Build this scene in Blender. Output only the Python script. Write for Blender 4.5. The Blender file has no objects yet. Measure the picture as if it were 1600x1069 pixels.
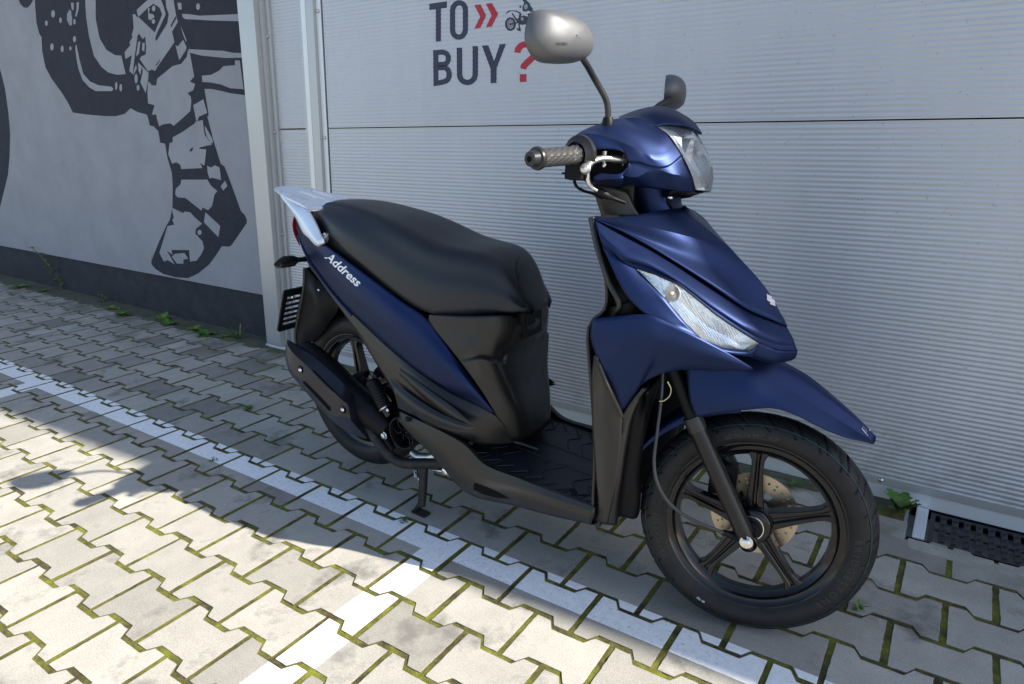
import bpy, bmesh, math, random
import numpy as np
from mathutils import Vector, Matrix
random.seed(7)
C_ = bpy.context.scene.collection

# ---------------------------------------------------------------- camera
CAM = np.array([1.50990, -1.06720, 1.08600]); FPX = 1066.06
YAW, PITCH, ROLL = -0.5918, 0.3012, -0.0108
def _basis():
    cy, sy, cp, sp = math.cos(YAW), math.sin(YAW), math.cos(PITCH), math.sin(PITCH)
    f = np.array([sy*cp, cy*cp, -sp]); r = np.array([cy, -sy, 0.]); u = np.cross(r, f)
    cr, sr = math.cos(ROLL), math.sin(ROLL)
    return cr*r+sr*u, -sr*r+cr*u, f
RT, UP, FW = _basis()
cam = bpy.data.cameras.new('camera'); cam.lens = FPX/1600*36; cam.sensor_width = 36; cam.clip_end = 300; cam.clip_start = 0.02
co = bpy.data.objects.new('camera', cam); C_.objects.link(co)
M = Matrix.Identity(4)
for i in range(3):
    M[i][0] = RT[i]; M[i][1] = UP[i]; M[i][2] = -FW[i]; M[i][3] = CAM[i]
co.matrix_world = M
bpy.context.scene.camera = co

# ---------------------------------------------------------------- daylight
SUN = Vector((1.76, 0.33, 1.236)).normalized()
world = bpy.data.worlds.new('World'); bpy.context.scene.world = world; world.use_nodes = True
nt = world.node_tree; nt.nodes.clear()
sky = nt.nodes.new('ShaderNodeTexSky'); sky.sky_type = 'NISHITA'; sky.sun_disc = False
sky.sun_elevation = math.asin(SUN.z); sky.sun_rotation = math.atan2(SUN.x, SUN.y)
sky.air_density = 1.0; sky.dust_density = 1.2; sky.ozone_density = 1.6
bg = nt.nodes.new('ShaderNodeBackground'); bg.inputs[1].default_value = 0.105
wo = nt.nodes.new('ShaderNodeOutputWorld')
nt.links.new(sky.outputs[0], bg.inputs[0]); nt.links.new(bg.outputs[0], wo.inputs[0])
sl = bpy.data.lights.new('sun', 'SUN'); sl.energy = 5.0; sl.angle = math.radians(0.53); sl.color = (1, 0.94, 0.85)
so = bpy.data.objects.new('sun', sl); C_.objects.link(so)
so.rotation_euler = SUN.to_track_quat('Z', 'Y').to_euler()
vs = bpy.context.scene.view_settings
vs.view_transform = 'Standard'; vs.look = 'None'; vs.exposure = 1.25; vs.gamma = 1; vs.use_curve_mapping = False

# ---------------------------------------------------------------- picture point -> point on a real plane
def ray(u, v): return FW+(u-800)/FPX*RT-(v-534.5)/FPX*UP
def hit(u, v, p0, n):
    d = ray(u, v); t = ((np.array(p0, float)-CAM)@n)/(d@n); return CAM+t*d
EY = np.array([0, 1., 0]); EZ = np.array([0, 0, 1.])
def crop(ox, oy, s, f): return lambda x, y, *l: f(ox+x/s, oy+y/s, *l)
# scooter frame: x forward, y left, z up
OS = np.array([-.048, .392, 0]); AS = math.radians(-3.13)
SX = np.array([math.cos(AS), math.sin(AS), 0]); SY = np.array([-math.sin(AS), math.cos(AS), 0])
def loc(P): d = np.asarray(P, float)-OS; return np.array([d@SX, d@SY, d[2]])
def at(u, v, lat): return loc(hit(u, v, OS+lat*SY, SY))
RK = math.radians(25.5); AX = np.array([-math.sin(RK), 0, math.cos(RK)]); AP = np.array([1.338, 0, 0]); ST = math.radians(16.8)
def rotax(v, k, t): return v*math.cos(t)+np.cross(k, v)*math.sin(t)+k*(k@v)*(1-math.cos(t))
def steer(v): return AP+rotax(np.asarray(v, float)-AP, AX, ST)
def ats(u, v, lat):
    n = rotax(np.array([0, 1., 0]), AX, ST); p0 = steer([1.338, lat, 0])
    c = loc(CAM); d = loc(CAM+ray(u, v))-c
    t = ((p0-c)@n)/(d@n); return AP+rotax(c+t*d-AP, AX, -ST)

# ---------------------------------------------------------------- materials
def mat(name, col, rough=.5, metal=0., bump=0., bscale=200., var=0., vscale=8., coat=0., spec=.5, trans=0., ior=1.45, vcol=None, coat_rough=.1, alpha=1., thr=None, rvar=0.):
    m = bpy.data.materials.new(name); m.use_nodes = True
    n = m.node_tree; b = n.nodes['Principled BSDF']
    b.inputs['Base Color'].default_value = (*col, 1); b.inputs['Roughness'].default_value = rough
    b.inputs['Metallic'].default_value = metal; b.inputs['Coat Weight'].default_value = coat; b.inputs['Coat Roughness'].default_value = coat_rough
    b.inputs['Specular IOR Level'].default_value = spec; b.inputs['Transmission Weight'].default_value = trans; b.inputs['IOR'].default_value = ior
    b.inputs['Alpha'].default_value = alpha
    tc = n.nodes.new('ShaderNodeTexCoord')
    if var or vcol:
        nz = n.nodes.new('ShaderNodeTexNoise'); nz.inputs['Scale'].default_value = vscale; nz.inputs['Detail'].default_value = 6; nz.inputs['Roughness'].default_value = .65
        n.links.new(tc.outputs['Object'], nz.inputs['Vector'])
        rp = n.nodes.new('ShaderNodeValToRGB'); a, c = thr or (.35, .65)
        rp.color_ramp.elements[0].position = a; rp.color_ramp.elements[1].position = c
        lo = vcol or tuple(x*(1-var) for x in col); hi = col if vcol else tuple(min(1, x*(1+var)) for x in col)
        rp.color_ramp.elements[0].color = (*lo, 1); rp.color_ramp.elements[1].color = (*hi, 1)
        n.links.new(nz.outputs[0], rp.inputs[0]); n.links.new(rp.outputs[0], b.inputs['Base Color'])
        if rvar:
            mr = n.nodes.new('ShaderNodeMapRange'); mr.inputs[1].default_value = .3; mr.inputs[2].default_value = .7
            mr.inputs[3].default_value = rough-rvar; mr.inputs[4].default_value = rough+rvar
            n.links.new(nz.outputs[0], mr.inputs[0]); n.links.new(mr.outputs[0], b.inputs['Roughness'])
    if bump:
        nb = n.nodes.new('ShaderNodeTexNoise'); nb.inputs['Scale'].default_value = bscale; nb.inputs['Detail'].default_value = 3
        n.links.new(tc.outputs['Object'], nb.inputs['Vector'])
        bu = n.nodes.new('ShaderNodeBump'); bu.inputs['Strength'].default_value = bump; bu.inputs['Distance'].default_value = .002
        n.links.new(nb.outputs[0], bu.inputs['Height']); n.links.new(bu.outputs[0], b.inputs['Normal'])
    return m

# ---------------------------------------------------------------- mesh helpers
def link(name, me, m=None, parent=None, smooth=None):
    o = bpy.data.objects.new(name, me); C_.objects.link(o)
    if m: me.materials.append(m)
    if parent is not None: o.parent = parent
    if smooth is not None:
        me.polygons.foreach_set('use_smooth', [True]*len(me.polygons)); me.set_sharp_from_angle(angle=math.radians(smooth))
    return o
class MB:
    def __init__(s): s.v = []; s.f = []
    def add(s, v, f): n = len(s.v); s.v += [tuple(map(float, x)) for x in v]; s.f += [tuple(i+n for i in q) for q in f]; return s
    def box(s, lo, hi, fn=None):
        x0, y0, z0 = lo; x1, y1, z1 = hi
        v = [(x0, y0, z0), (x1, y0, z0), (x1, y1, z0), (x0, y1, z0), (x0, y0, z1), (x1, y0, z1), (x1, y1, z1), (x0, y1, z1)]
        if fn: v = [fn(np.array(p)) for p in v]
        return s.add(v, [(0, 3, 2, 1), (4, 5, 6, 7), (0, 1, 5, 4), (1, 2, 6, 5), (2, 3, 7, 6), (3, 0, 4, 7)])
    def tube(s, pts, r, n=12, cap=True, closed=False, flat=1.):
        P = [np.array(p, float) for p in pts]; R = r if hasattr(r, '__len__') else [r]*len(P)
        ring = []; prev = None
        for i, p in enumerate(P):
            a = P[(i-1) % len(P)] if (closed or i) else p; b = P[(i+1) % len(P)] if (closed or i < len(P)-1) else p
            t = b-a; t /= np.linalg.norm(t)+1e-12
            if prev is None:
                h = np.array([0, 0, 1.]) if abs(t[2]) < .9 else np.array([1., 0, 0]); x = np.cross(h, t)
            else: x = prev-t*(prev@t)
            x /= np.linalg.norm(x)+1e-12; y = np.cross(t, x); prev = x
            ring.append([p+R[i]*(math.cos(q)*x+flat*math.sin(q)*y) for q in np.linspace(0, 2*math.pi, n, endpoint=False)])
        v = [q for g in ring for q in g]; f = []; m = len(P)
        for i in range(m if closed else m-1):
            for j in range(n):
                k = (i+1) % m; f.append((i*n+j, i*n+(j+1) % n, k*n+(j+1) % n, k*n+j))
        if cap and not closed: f.append(tuple(range(n))[::-1]); f.append(tuple((m-1)*n+j for j in range(n)))
        return s.add(v, f)
    def lathe(s, c, axis, prof, n=48, xdir=None, closed=False):
        """prof: list of (axial, radius)"""
        c = np.array(c, float); a = np.array(axis, float); a /= np.linalg.norm(a)
        x = np.array(xdir, float) if xdir is not None else (np.cross(a, [0, 0, 1.]) if abs(a[2]) < .9 else np.cross(a, [1., 0, 0]))
        x -= a*(x@a); x /= np.linalg.norm(x); y = np.cross(a, x); v = []; f = []
        for h, r in prof:
            for q in np.linspace(0, 2*math.pi, n, endpoint=False): v.append(c+h*a+r*(math.cos(q)*x+math.sin(q)*y))
        m = len(prof)
        for i in range(m if closed else m-1):
            for j in range(n): k = (i+1) % m; f.append((i*n+j, i*n+(j+1) % n, k*n+(j+1) % n, k*n+j))
        return s.add(v, f)
    def build(s, name, m=None, parent=None, smooth=35, fn=None, bevel=0, seg=2, mirror=False, weld=True, thick=0, recalc=True):
        v = s.v
        if mirror:
            n = len(v); v = v+[(a, -b, c) for a, b, c in v]; s.f = s.f+[tuple(i+n for i in q)[::-1] for q in s.f]
        if fn: v = [tuple(fn(np.array(p))) for p in v]
        me = bpy.data.meshes.new(name); me.from_pydata(v, [], s.f)
        bm = bmesh.new(); bm.from_mesh(me)
        if weld: bmesh.ops.remove_doubles(bm, verts=bm.verts, dist=1e-5)
        if recalc: bmesh.ops.recalc_face_normals(bm, faces=bm.faces)
        if bevel:
            bmesh.ops.bevel(bm, geom=[e for e in bm.edges if len(e.link_faces) == 2 and e.calc_face_angle(0) > .5], offset=bevel, segments=seg, affect='EDGES', clamp_overlap=True)
        bm.to_mesh(me); bm.free()
        o = link(name, me, m, parent, smooth)
        if thick:
            md = o.modifiers.new('t', 'SOLIDIFY'); md.thickness = thick; md.offset = 0
        return o
def tag(o, label=None, cat=None, group=None, kind=None):
    if label: o['label'] = label
    if cat: o['category'] = cat
    if group: o['group'] = group
    if kind: o['kind'] = kind
    return o
def empty(name, l=(0, 0, 0), rz=0):
    o = bpy.data.objects.new(name, None); o.empty_display_size = .1; C_.objects.link(o); o.location = l; o.rotation_euler = (0, 0, rz); return o
def cr(P, n, closed=False):
    """Catmull-Rom resample by chord length"""
    P = np.array(P, float); m = len(P)
    if m == 2: t = np.linspace(0, 1, n)[:, None]; return P[0]*(1-t)+P[1]*t
    if closed: Q = np.vstack([P[-1], P, P[0], P[1]]); m += 1
    else: Q = np.vstack([2*P[0]-P[1], P, 2*P[-1]-P[-2]])
    d = np.linalg.norm(np.diff(Q, axis=0), axis=1)**.5+1e-9; T = np.concatenate([[0], np.cumsum(d)])
    out = []; L = np.linspace(T[1], T[m], n, endpoint=not closed)
    # denser sampling then arc-length reparametrisation
    L = np.linspace(T[1], T[m], 400)
    for t in L:
        i = min(max(np.searchsorted(T, t)-1, 1), m-1); p0, p1, p2, p3 = Q[i-1:i+3]; t0, t1, t2, t3 = T[i-1:i+3]
        a1 = (t1-t)/(t1-t0)*p0+(t-t0)/(t1-t0)*p1; a2 = (t2-t)/(t2-t1)*p1+(t-t1)/(t2-t1)*p2; a3 = (t3-t)/(t3-t2)*p2+(t-t2)/(t3-t2)*p3
        b1 = (t2-t)/(t2-t0)*a1+(t-t0)/(t2-t0)*a2; b2 = (t3-t)/(t3-t1)*a2+(t-t1)/(t3-t1)*a3
        out.append((t2-t)/(t2-t1)*b1+(t-t1)/(t2-t1)*b2)
    out = np.array(out); s = np.concatenate([[0], np.cumsum(np.linalg.norm(np.diff(out, axis=0), axis=1))])
    w = np.linspace(0, s[-1], n, endpoint=not closed)
    return np.stack([np.interp(w, s, out[:, k]) for k in range(3)], 1)
def Lin(P, n=160):
    P = np.array(P, float); s_ = np.concatenate([[0], np.cumsum(np.linalg.norm(np.diff(P, axis=0), axis=1))]); w = np.linspace(0, s_[-1], n)
    return np.stack([np.interp(w, s_, P[:, k]) for k in range(3)], 1)
def surf(rows, nu=24, nv=6, hard=(), straight=False):
    """smooth surface through rows of points; rows listed in hard are creases"""
    R = [cr(r, nu) if not straight else cr(r, nu) for r in rows]
    cuts = [0]+[h for h in hard]+[len(R)-1]; G = []
    for a, b in zip(cuts[:-1], cuts[1:]):
        seg = R[a:b+1]; n = nv*(b-a)+1
        cols = np.stack([cr_u([s[i] for s in seg], b-a, nv) for i in range(nu)], 1)
        G += list(cols if not G else cols[1:])
    G = np.array(G); m = len(G)
    v = G.reshape(-1, 3); f = [(i*nu+j, i*nu+j+1, (i+1)*nu+j+1, (i+1)*nu+j) for i in range(m-1) for j in range(nu-1)]
    return v, f
def cr_u(P, k, nv):
    """uniform Catmull-Rom, nv steps per span"""
    P = np.array(P, float)
    if k == 1: t = np.linspace(0, 1, nv+1)[:, None]; return P[0]*(1-t)+P[1]*t
    Q = np.vstack([2*P[0]-P[1], P, 2*P[-1]-P[-2]]); out = []
    for i in range(k):
        p0, p1, p2, p3 = Q[i:i+4]
        for t in np.linspace(0, 1, nv, endpoint=False):
            out.append(.5*((2*p1)+(-p0+p2)*t+(2*p0-5*p1+4*p2-p3)*t*t+(-p0+3*p1-3*p2+p3)*t**3))
    out.append(P[-1]); return np.array(out)
from mathutils.geometry import delaunay_2d_cdt
def inpoly(c, L):
    k = False; n = len(L)
    for i in range(n):
        a, b_ = L[i-1], L[i]
        if (a[1] > c[1]) != (b_[1] > c[1]) and c[0] < (b_[0]-a[0])*(c[1]-a[1])/(b_[1]-a[1])+a[0]: k = not k
    return k
def cdt(loops, holes=(), extra=()):
    """2-D loops -> (points, triangles) of their inside, minus the holes; extra = loose inner points"""
    pts = []; ed = []
    for L in list(loops)+list(holes):
        n = len(pts); pts += [Vector((float(p[0]), float(p[1]))) for p in L]; ed += [(n+i, n+(i+1) % len(L)) for i in range(len(L))]
    pts += [Vector((float(p[0]), float(p[1]))) for p in extra]
    r = delaunay_2d_cdt(pts, ed, [], 0, 1e-7); P = [np.array(p) for p in r[0]]; F = []
    for f in r[2]:
        c = sum(P[i] for i in f)/len(f)
        if any(inpoly(c, L) for L in loops) and not any(inpoly(c, H) for H in holes): F.append(tuple(f))
    return P, F
def ngon(name, polys, m, parent=None, fn=None, smooth=None):
    """2-D polygons -> flat sheet, fn maps 2-D to 3-D"""
    mb = MB()
    for P in polys:
        Q, F = cdt([P]); mb.add([fn(*q) for q in Q], F)
    return mb.build(name, m, parent, smooth, recalc=False)
def plate(outer, holes, fn, t):
    """flat plate with holes; fn(a,b,h) -> 3-D; h = 0 and t"""
    P, F = cdt([outer], holes); mb = MB()
    mb.add([fn(p[0], p[1], 0) for p in P], [f[::-1] for f in F]); mb.add([fn(p[0], p[1], t) for p in P], F)
    for L in [outer]+list(holes):
        n = len(L); mb.add([fn(p[0], p[1], 0) for p in L]+[fn(p[0], p[1], t) for p in L], [(i, (i+1) % n, n+(i+1) % n, n+i) for i in range(n)])
    return mb
def stroke(path, w, closed=False):
    """2-D polyline -> list of quads of width w (mitred)"""
    P = np.array(path, float); n = len(P); L = []; Rr = []
    W = w if hasattr(w, '__len__') else [w]*n
    for i in range(n):
        a = P[(i-1) % n] if (closed or i) else P[i]; b = P[(i+1) % n] if (closed or i < n-1) else P[i]
        d1 = P[i]-a; d2 = b-P[i]
        n1 = np.array([-d1[1], d1[0]]); n2 = np.array([-d2[1], d2[0]])
        l1, l2 = np.linalg.norm(n1), np.linalg.norm(n2)
        if l1 < 1e-9: n1 = n2/l2
        else: n1 = n1/l1
        if l2 < 1e-9: n2 = n1
        else: n2 = n2/l2
        nn = n1+n2; nn /= max(nn@nn/2, .35)
        L.append(P[i]+nn*W[i]/2); Rr.append(P[i]-nn*W[i]/2)
    q = [[L[i], L[(i+1) % n], Rr[(i+1) % n], Rr[i]] for i in range(n if closed else n-1)]
    return q
def arc(cx, cy, rx, ry, a0, a1, n=12): return [(cx+rx*math.cos(math.radians(a)), cy+ry*math.sin(math.radians(a))) for a in np.linspace(a0, a1, n)]
# ================================================================ THE SETTING
# ---------------- paving of double-T blocks: rows along x, pitch w across y
PW, PL, AMP, GAP = .13917, .2, .0132, .0112
def paver_outline(g=GAP):
    hw = PW/2-g/2; pts = []
    xs = [(-PL/2+g/2, 1), (-.0583, 1), (-.0417, -1), (.0417, -1), (.0583, 1), (PL/2-g/2, 1)]
    top = [(x, hw+AMP*s) for x, s in xs]; bot = [(x, -hw-AMP*s) for x, s in xs]
    return top+bot[::-1]
def inset(poly, d):
    P = np.array(poly); n = len(P); out = []
    for i in range(n):
        a, b, c = P[i-1], P[i], P[(i+1) % n]
        d1 = (b-a)/np.linalg.norm(b-a); d2 = (c-b)/np.linalg.norm(c-b)
        n1 = np.array([d1[1], -d1[0]]); n2 = np.array([d2[1], -d2[0]])   # outline is clockwise -> inward normals
        m_ = n1+n2; m_ /= m_@m_/2; out.append(b+m_*d)
    return out
OUT = paver_outline()
def area(p): return sum(p[i-1][0]*p[i][1]-p[i][0]*p[i-1][1] for i in range(len(p)))/2
INN = inset(OUT, .0022)
if abs(area(INN)) > abs(area(OUT)): INN = inset(OUT, -.0022)
MID = [(np.array(a)*.35+np.array(b)*.65) for a, b in zip(OUT, INN)]
def dense(P, st=.009):
    out = []
    for i in range(len(P)):
        a, b = np.array(P[i]), np.array(P[(i+1) % len(P)]); n = max(1, int(np.linalg.norm(b-a)/st)); out += [a+(b-a)*t for t in np.arange(n)/n]
    return out
from mathutils import noise as mnoise
OUTD = dense(OUT)
pv = MB(); tone = []; dirt = []; PAINT = []
bands = [((-8, 2.6), (.127, .226)), ((.402, .501), (-3, .127)), ((-1.982, -1.872), (-3, .127)), ((2.78, 2.88), (-3, .127))]
def clip(poly, x0, x1, y0, y1):
    for ax_, lim, sg in ((0, x0, 1), (0, x1, -1), (1, y0, 1), (1, y1, -1)):
        out = []
        for i in range(len(poly)):
            a, b = poly[i-1], poly[i]; da, db = sg*(a[ax_]-lim), sg*(b[ax_]-lim)
            if (da >= 0) != (db >= 0): t = da/(da-db); out.append(a+(b-a)*t)
            if db >= 0: out.append(b)
        poly = out
        if len(poly) < 3: return []
    return poly
rr = random.Random(3)
for r in range(-7, 20):
    yc = -r*PW
    for n in range(-40, 20):
        xc = PL*n+PL/2*(r % 2)+PL/2
        if xc > 3.2 or yc < -2.6: continue
        if yc+.03 > .88 and xc > 1.40: continue
        dz = rr.gauss(0, .0003); tx, ty = rr.gauss(0, .002), rr.gauss(0, .002); rot = rr.gauss(0, .006)
        jx, jy = rr.gauss(0, .0007), rr.gauss(0, .0007); cs, sn = math.cos(rot), math.sin(rot)
        def W(p, z):
            x, y = p[0]*cs-p[1]*sn, p[0]*sn+p[1]*cs
            return np.array([xc+jx+x, yc+jy+y, z+dz+tx*x+ty*y])
        k = len(OUT); kk = len(OUTD); J = [max(0, .0007+.0011*mnoise.noise(Vector((xc*7+p[0]*95, yc*7+p[1]*95, 0)))+.0016*max(0, mnoise.noise(Vector((xc*3+p[0]*40, yc*3+p[1]*40, 9)))-.25)) for p in OUTD]
        O2 = [p*(1-j*14) for p, j in zip(OUTD, J)]
        v = [W(p, -.05) for p in O2]+[W(p, -.0018) for p in O2]+[W(p*(1-.006), -.0005) for p in O2]+[W(p*(1-.016), 0) for p in O2]
        f = [(a*kk+i, a*kk+(i+1) % kk, (a+1)*kk+(i+1) % kk, (a+1)*kk+i) for a in range(3) for i in range(kk)]
        f.append(tuple(3*kk+i for i in range(kk)))
        pv.add(v, f); tn = rr.gauss(.5, .15)
        if rr.random() < (.16 if yc > .2 else .05): tn -= .42 if yc > .2 else .2
        tone += [tn]*len(v); dirt += [1.]*kk+[1.]*kk+[.55]*kk+[0.]*kk
        for (x0, x1), (y0, y1) in bands:
            cx = [xc-PL/2, xc+PL/2]
            if cx[1] < x0 or cx[0] > x1 or yc+.1 < y0 or yc-.1 > y1: continue
            for q in ((0, 1, 10, 11), (1, 2, 9, 10), (2, 3, 8, 9), (3, 4, 7, 8), (4, 5, 6, 7)):
                pl = [np.array([*W(INN[i], 0)]) for i in q]
                pl = clip(pl, x0, x1, y0, y1)
                if pl: PAINT.append([p+np.array([0, 0, .0006]) for p in pl])
            # chamfer strips carry paint too
            for i in range(k):
                j = (i+1) % k
                pl = clip([W(INN[i], .0000), W(INN[j], .0000), W(MID[j], -.0004), W(MID[i], -.0004)], x0, x1, y0, y1)
                if pl: PAINT.append([p+np.array([0, 0, .0006]) for p in pl])
me = bpy.data.meshes.new('paving'); me.from_pydata(pv.v, [], pv.f)
at_ = me.attributes.new('tone', 'FLOAT', 'POINT'); at_.data.foreach_set('value', tone); ad_ = me.attributes.new('dirt', 'FLOAT', 'POINT'); ad_.data.foreach_set('value', dirt)
bm = bmesh.new(); bm.from_mesh(me); bmesh.ops.recalc_face_normals(bm, faces=bm.faces); bm.to_mesh(me); bm.free()

def N(m, t, **k):
    n = m.node_tree.nodes.new(t)
    for a, b in k.items():
        if a.startswith('i'): n.inputs[int(a[1:])].default_value = b
        else: setattr(n, a, b)
    return n
def ramp(m, src, stops):
    r = m.node_tree.nodes.new('ShaderNodeValToRGB'); e = r.color_ramp.elements
    while len(e) < len(stops): e.new(.5)
    for i, (p, c) in enumerate(stops): e[i].position = p; e[i].color = (*c, 1) if hasattr(c, '__len__') else (c, c, c, 1)
    m.node_tree.links.new(src, r.inputs[0]); return r
def noise(m, vec, scale, detail=4, rough=.6, dist=0.):
    n = m.node_tree.nodes.new('ShaderNodeTexNoise'); n.inputs['Scale'].default_value = scale; n.inputs['Detail'].default_value = detail
    n.inputs['Roughness'].default_value = rough; n.inputs['Distortion'].default_value = dist; m.node_tree.links.new(vec, n.inputs['Vector']); return n
def mix(m, fac, a, b, mode='MIX'):
    x = m.node_tree.nodes.new('ShaderNodeMix'); x.data_type = 'RGBA'; x.blend_type = mode; L = m.node_tree.links
    if hasattr(fac, 'links') or hasattr(fac, 'is_linked'): L.new(fac, x.inputs[0])
    else: x.inputs[0].default_value = fac
    for s_, i in ((a, 6), (b, 7)):
        if hasattr(s_, 'is_linked'): L.new(s_, x.inputs[i])
        else: x.inputs[i].default_value = (*s_, 1)
    return x.outputs[2]
def concrete(name, base, hi, paint=False):
    m = bpy.data.materials.new(name); m.use_nodes = True; L = m.node_tree.links; b = m.node_tree.nodes['Principled BSDF']
    tc = N(m, 'ShaderNodeTexCoord'); v = tc.outputs['Object']
    at_ = N(m, 'ShaderNodeAttribute', attribute_name='tone')
    c = ramp(m, at_.outputs['Fac'], [(0, tuple(x*.62 for x in base)), (.5, base), (1, hi)]).outputs[0]
    fine = ramp(m, noise(m, v, 330, 4, .75).outputs[0], [(.3, .66), (.7, 1.25)])
    c = mix(m, 1, c, fine.outputs[0], 'MULTIPLY')
    med = ramp(m, noise(m, v, 9, 5, .65).outputs[0], [(.3, .86), (.7, 1.08)])
    c = mix(m, 1, c, med.outputs[0], 'MULTIPLY')
    st = ramp(m, noise(m, v, 4.6, 8, .68, .1).outputs[0], [(.54, 0.), (.66, .8)])      # damp stains
    c = mix(m, st.outputs[0], c, (.145, .138, .125))
    c = mix(m, .0, c, c)
    pits = ramp(m, noise(m, v, 900, 2, .5).outputs[0], [(.70, 0.), (.76, 1.)])
    c = mix(m, pits.outputs[0], c, (.62, .6, .56))
    dr_ = N(m, 'ShaderNodeAttribute', attribute_name='dirt'); c = mix(m, dr_.outputs['Fac'], c, (.085, .078, .05))      # soil clinging to the block sides
    # green growth towards the wall
    sx = N(m, 'ShaderNodeSeparateXYZ'); L.new(v, sx.inputs[0])
    mr = N(m, 'ShaderNodeMapRange', i1=.62, i2=1.08, i3=0., i4=1.); L.new(sx.outputs[1], mr.inputs[0])
    al = ramp(m, noise(m, v, 5, 6, .6, .3).outputs[0], [(.42, 0.), (.7, 1.)])
    mu = N(m, 'ShaderNodeMath', operation='MULTIPLY'); L.new(mr.outputs[0], mu.inputs[0]); L.new(al.outputs[0], mu.inputs[1])
    c = mix(m, mu.outputs[0], c, (.085, .092, .048))
    L.new(c, b.inputs['Base Color']); b.inputs['Roughness'].default_value = .88; b.inputs['Specular IOR Level'].default_value = .3
    bu = N(m, 'ShaderNodeBump'); bu.inputs['Strength'].default_value = .55; bu.inputs['Distance'].default_value = .0012
    L.new(noise(m, v, 500, 4, .75).outputs[0], bu.inputs['Height']); L.new(bu.outputs[0], b.inputs['Normal'])
    return m
m_pave = concrete('concrete_pavers', (.405, .382, .335), (.48, .452, .395))
me.materials.append(m_pave)
pav = bpy.data.objects.new('pavement', me); C_.objects.link(pav); tag(pav, kind='structure')

# paint on the blocks
m_paint = bpy.data.materials.new('road_paint'); m_paint.use_nodes = True
_b = m_paint.node_tree.nodes['Principled BSDF']; _t = N(m_paint, 'ShaderNodeTexCoord').outputs['Object']
_w = ramp(m_paint, noise(m_paint, _t, 60, 5, .7).outputs[0], [(.3, (.76, .76, .75)), (.6, (.90, .90, .89))]).outputs[0]
_n1 = ramp(m_paint, noise(m_paint, _t, 130, 5, .75).outputs[0], [(.60, 0.), (.64, 1.)]).outputs[0]
_n2 = ramp(m_paint, noise(m_paint, _t, 6, 4, .6).outputs[0], [(.38, 0.), (.55, 1.)]).outputs[0]
_mu = N(m_paint, 'ShaderNodeMath', operation='MULTIPLY'); m_paint.node_tree.links.new(_n1, _mu.inputs[0]); m_paint.node_tree.links.new(_n2, _mu.inputs[1])
m_paint.node_tree.links.new(mix(m_paint, _mu.outputs[0], _w, (.22, .215, .2)), _b.inputs['Base Color']); _b.inputs['Roughness'].default_value = .75
pm = MB()
for q in PAINT: pm.add(q, [tuple(range(len(q)))])
po = pm.build('painted_line', m_paint, None, None, weld=False, recalc=False); tag(po, kind='structure')
for p_ in po.data.polygons:
    pass
bm = bmesh.new(); bm.from_mesh(po.data)
for f_ in bm.faces:
    if f_.normal.z < 0: f_.normal_flip()
bm.to_mesh(po.data); bm.free()

# mossy soil in the joints
m_moss = bpy.data.materials.new('moss'); m_moss.use_nodes = True
_b = m_moss.node_tree.nodes['Principled BSDF']; _t = N(m_moss, 'ShaderNodeTexCoord').outputs['Object']
_c = ramp(m_moss, noise(m_moss, _t, 11, 6, .72).outputs[0], [(.30, (.020, .016, .009)), (.40, (.065, .050, .018)), (.49, (.12, .115, .017)), (.66, (.23, .24, .016))]).outputs[0]
_f = ramp(m_moss, noise(m_moss, _t, 330, 4, .7).outputs[0], [(.3, .45), (.7, 1.35)]).outputs[0]
m_moss.node_tree.links.new(mix(m_moss, 1, _c, _f, 'MULTIPLY'), _b.inputs['Base Color']); _b.inputs['Roughness'].default_value = .95
_bu = N(m_moss, 'ShaderNodeBump'); _bu.inputs['Strength'].default_value = 1; _bu.inputs['Distance'].default_value = .004
m_moss.node_tree.links.new(noise(m_moss, _t, 420, 4, .7).outputs[0], _bu.inputs['Height']); m_moss.node_tree.links.new(_bu.outputs[0], _b.inputs['Normal'])
from mathutils import noise as mnoise
def sheet(x0, x1, y0, y1, st, fz):
    xs = np.arange(x0, x1+st/2, st); ys = np.arange(y0, y1+st/2, st); nx, ny = len(xs), len(ys)
    v = [(x, y, fz(x, y)) for y in ys for x in xs]
    return v, [(j*nx+i, j*nx+i+1, (j+1)*nx+i+1, (j+1)*nx+i) for j in range(ny-1) for i in range(nx-1)]
def mz(x, y):
    a = mnoise.fractal(Vector((x*38, y*38, 0)), 1., 2., 3); b = mnoise.noise(Vector((x*7, y*7, 3)))
    return -.09 if (x > 1.485 and y > .895) else min(-.0022+.0022*a+.0014*b, -.0012)
mo = MB(); mo.add(*sheet(-1.6, 2.2, -.9, 1.12, .0072, mz)); mo.add(*sheet(-6.2, -1.6, -2.6, 1.19, .03, lambda x, y: mz(x, y)-.001))
mo.add(*sheet(-1.6, 3.2, -2.6, -.9, .03, lambda x, y: mz(x, y)-.001)); mo.add(*sheet(2.2, 3.2, -.9, 1.12, .03, lambda x, y: mz(x, y)-.001))
o = mo.build('joint_moss', m_moss, None, 80, weld=False, recalc=False); tag(o, kind='stuff'); o['label'] = 'yellow green moss and soil filling the joints between paving blocks'; o['category'] = 'moss'
m_gnd = mat('ground_concrete', (.33, .32, .30), .9, bump=.4, bscale=60, var=.25, vscale=3)
g = MB(); g.add([(-80, -80, -.03), (80, -80, -.03), (80, 80, -.03), (-80, 80, -.03)], [(0, 1, 2, 3)])
tag(g.build('ground', m_gnd, None, None, recalc=False), kind='structure')
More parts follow.
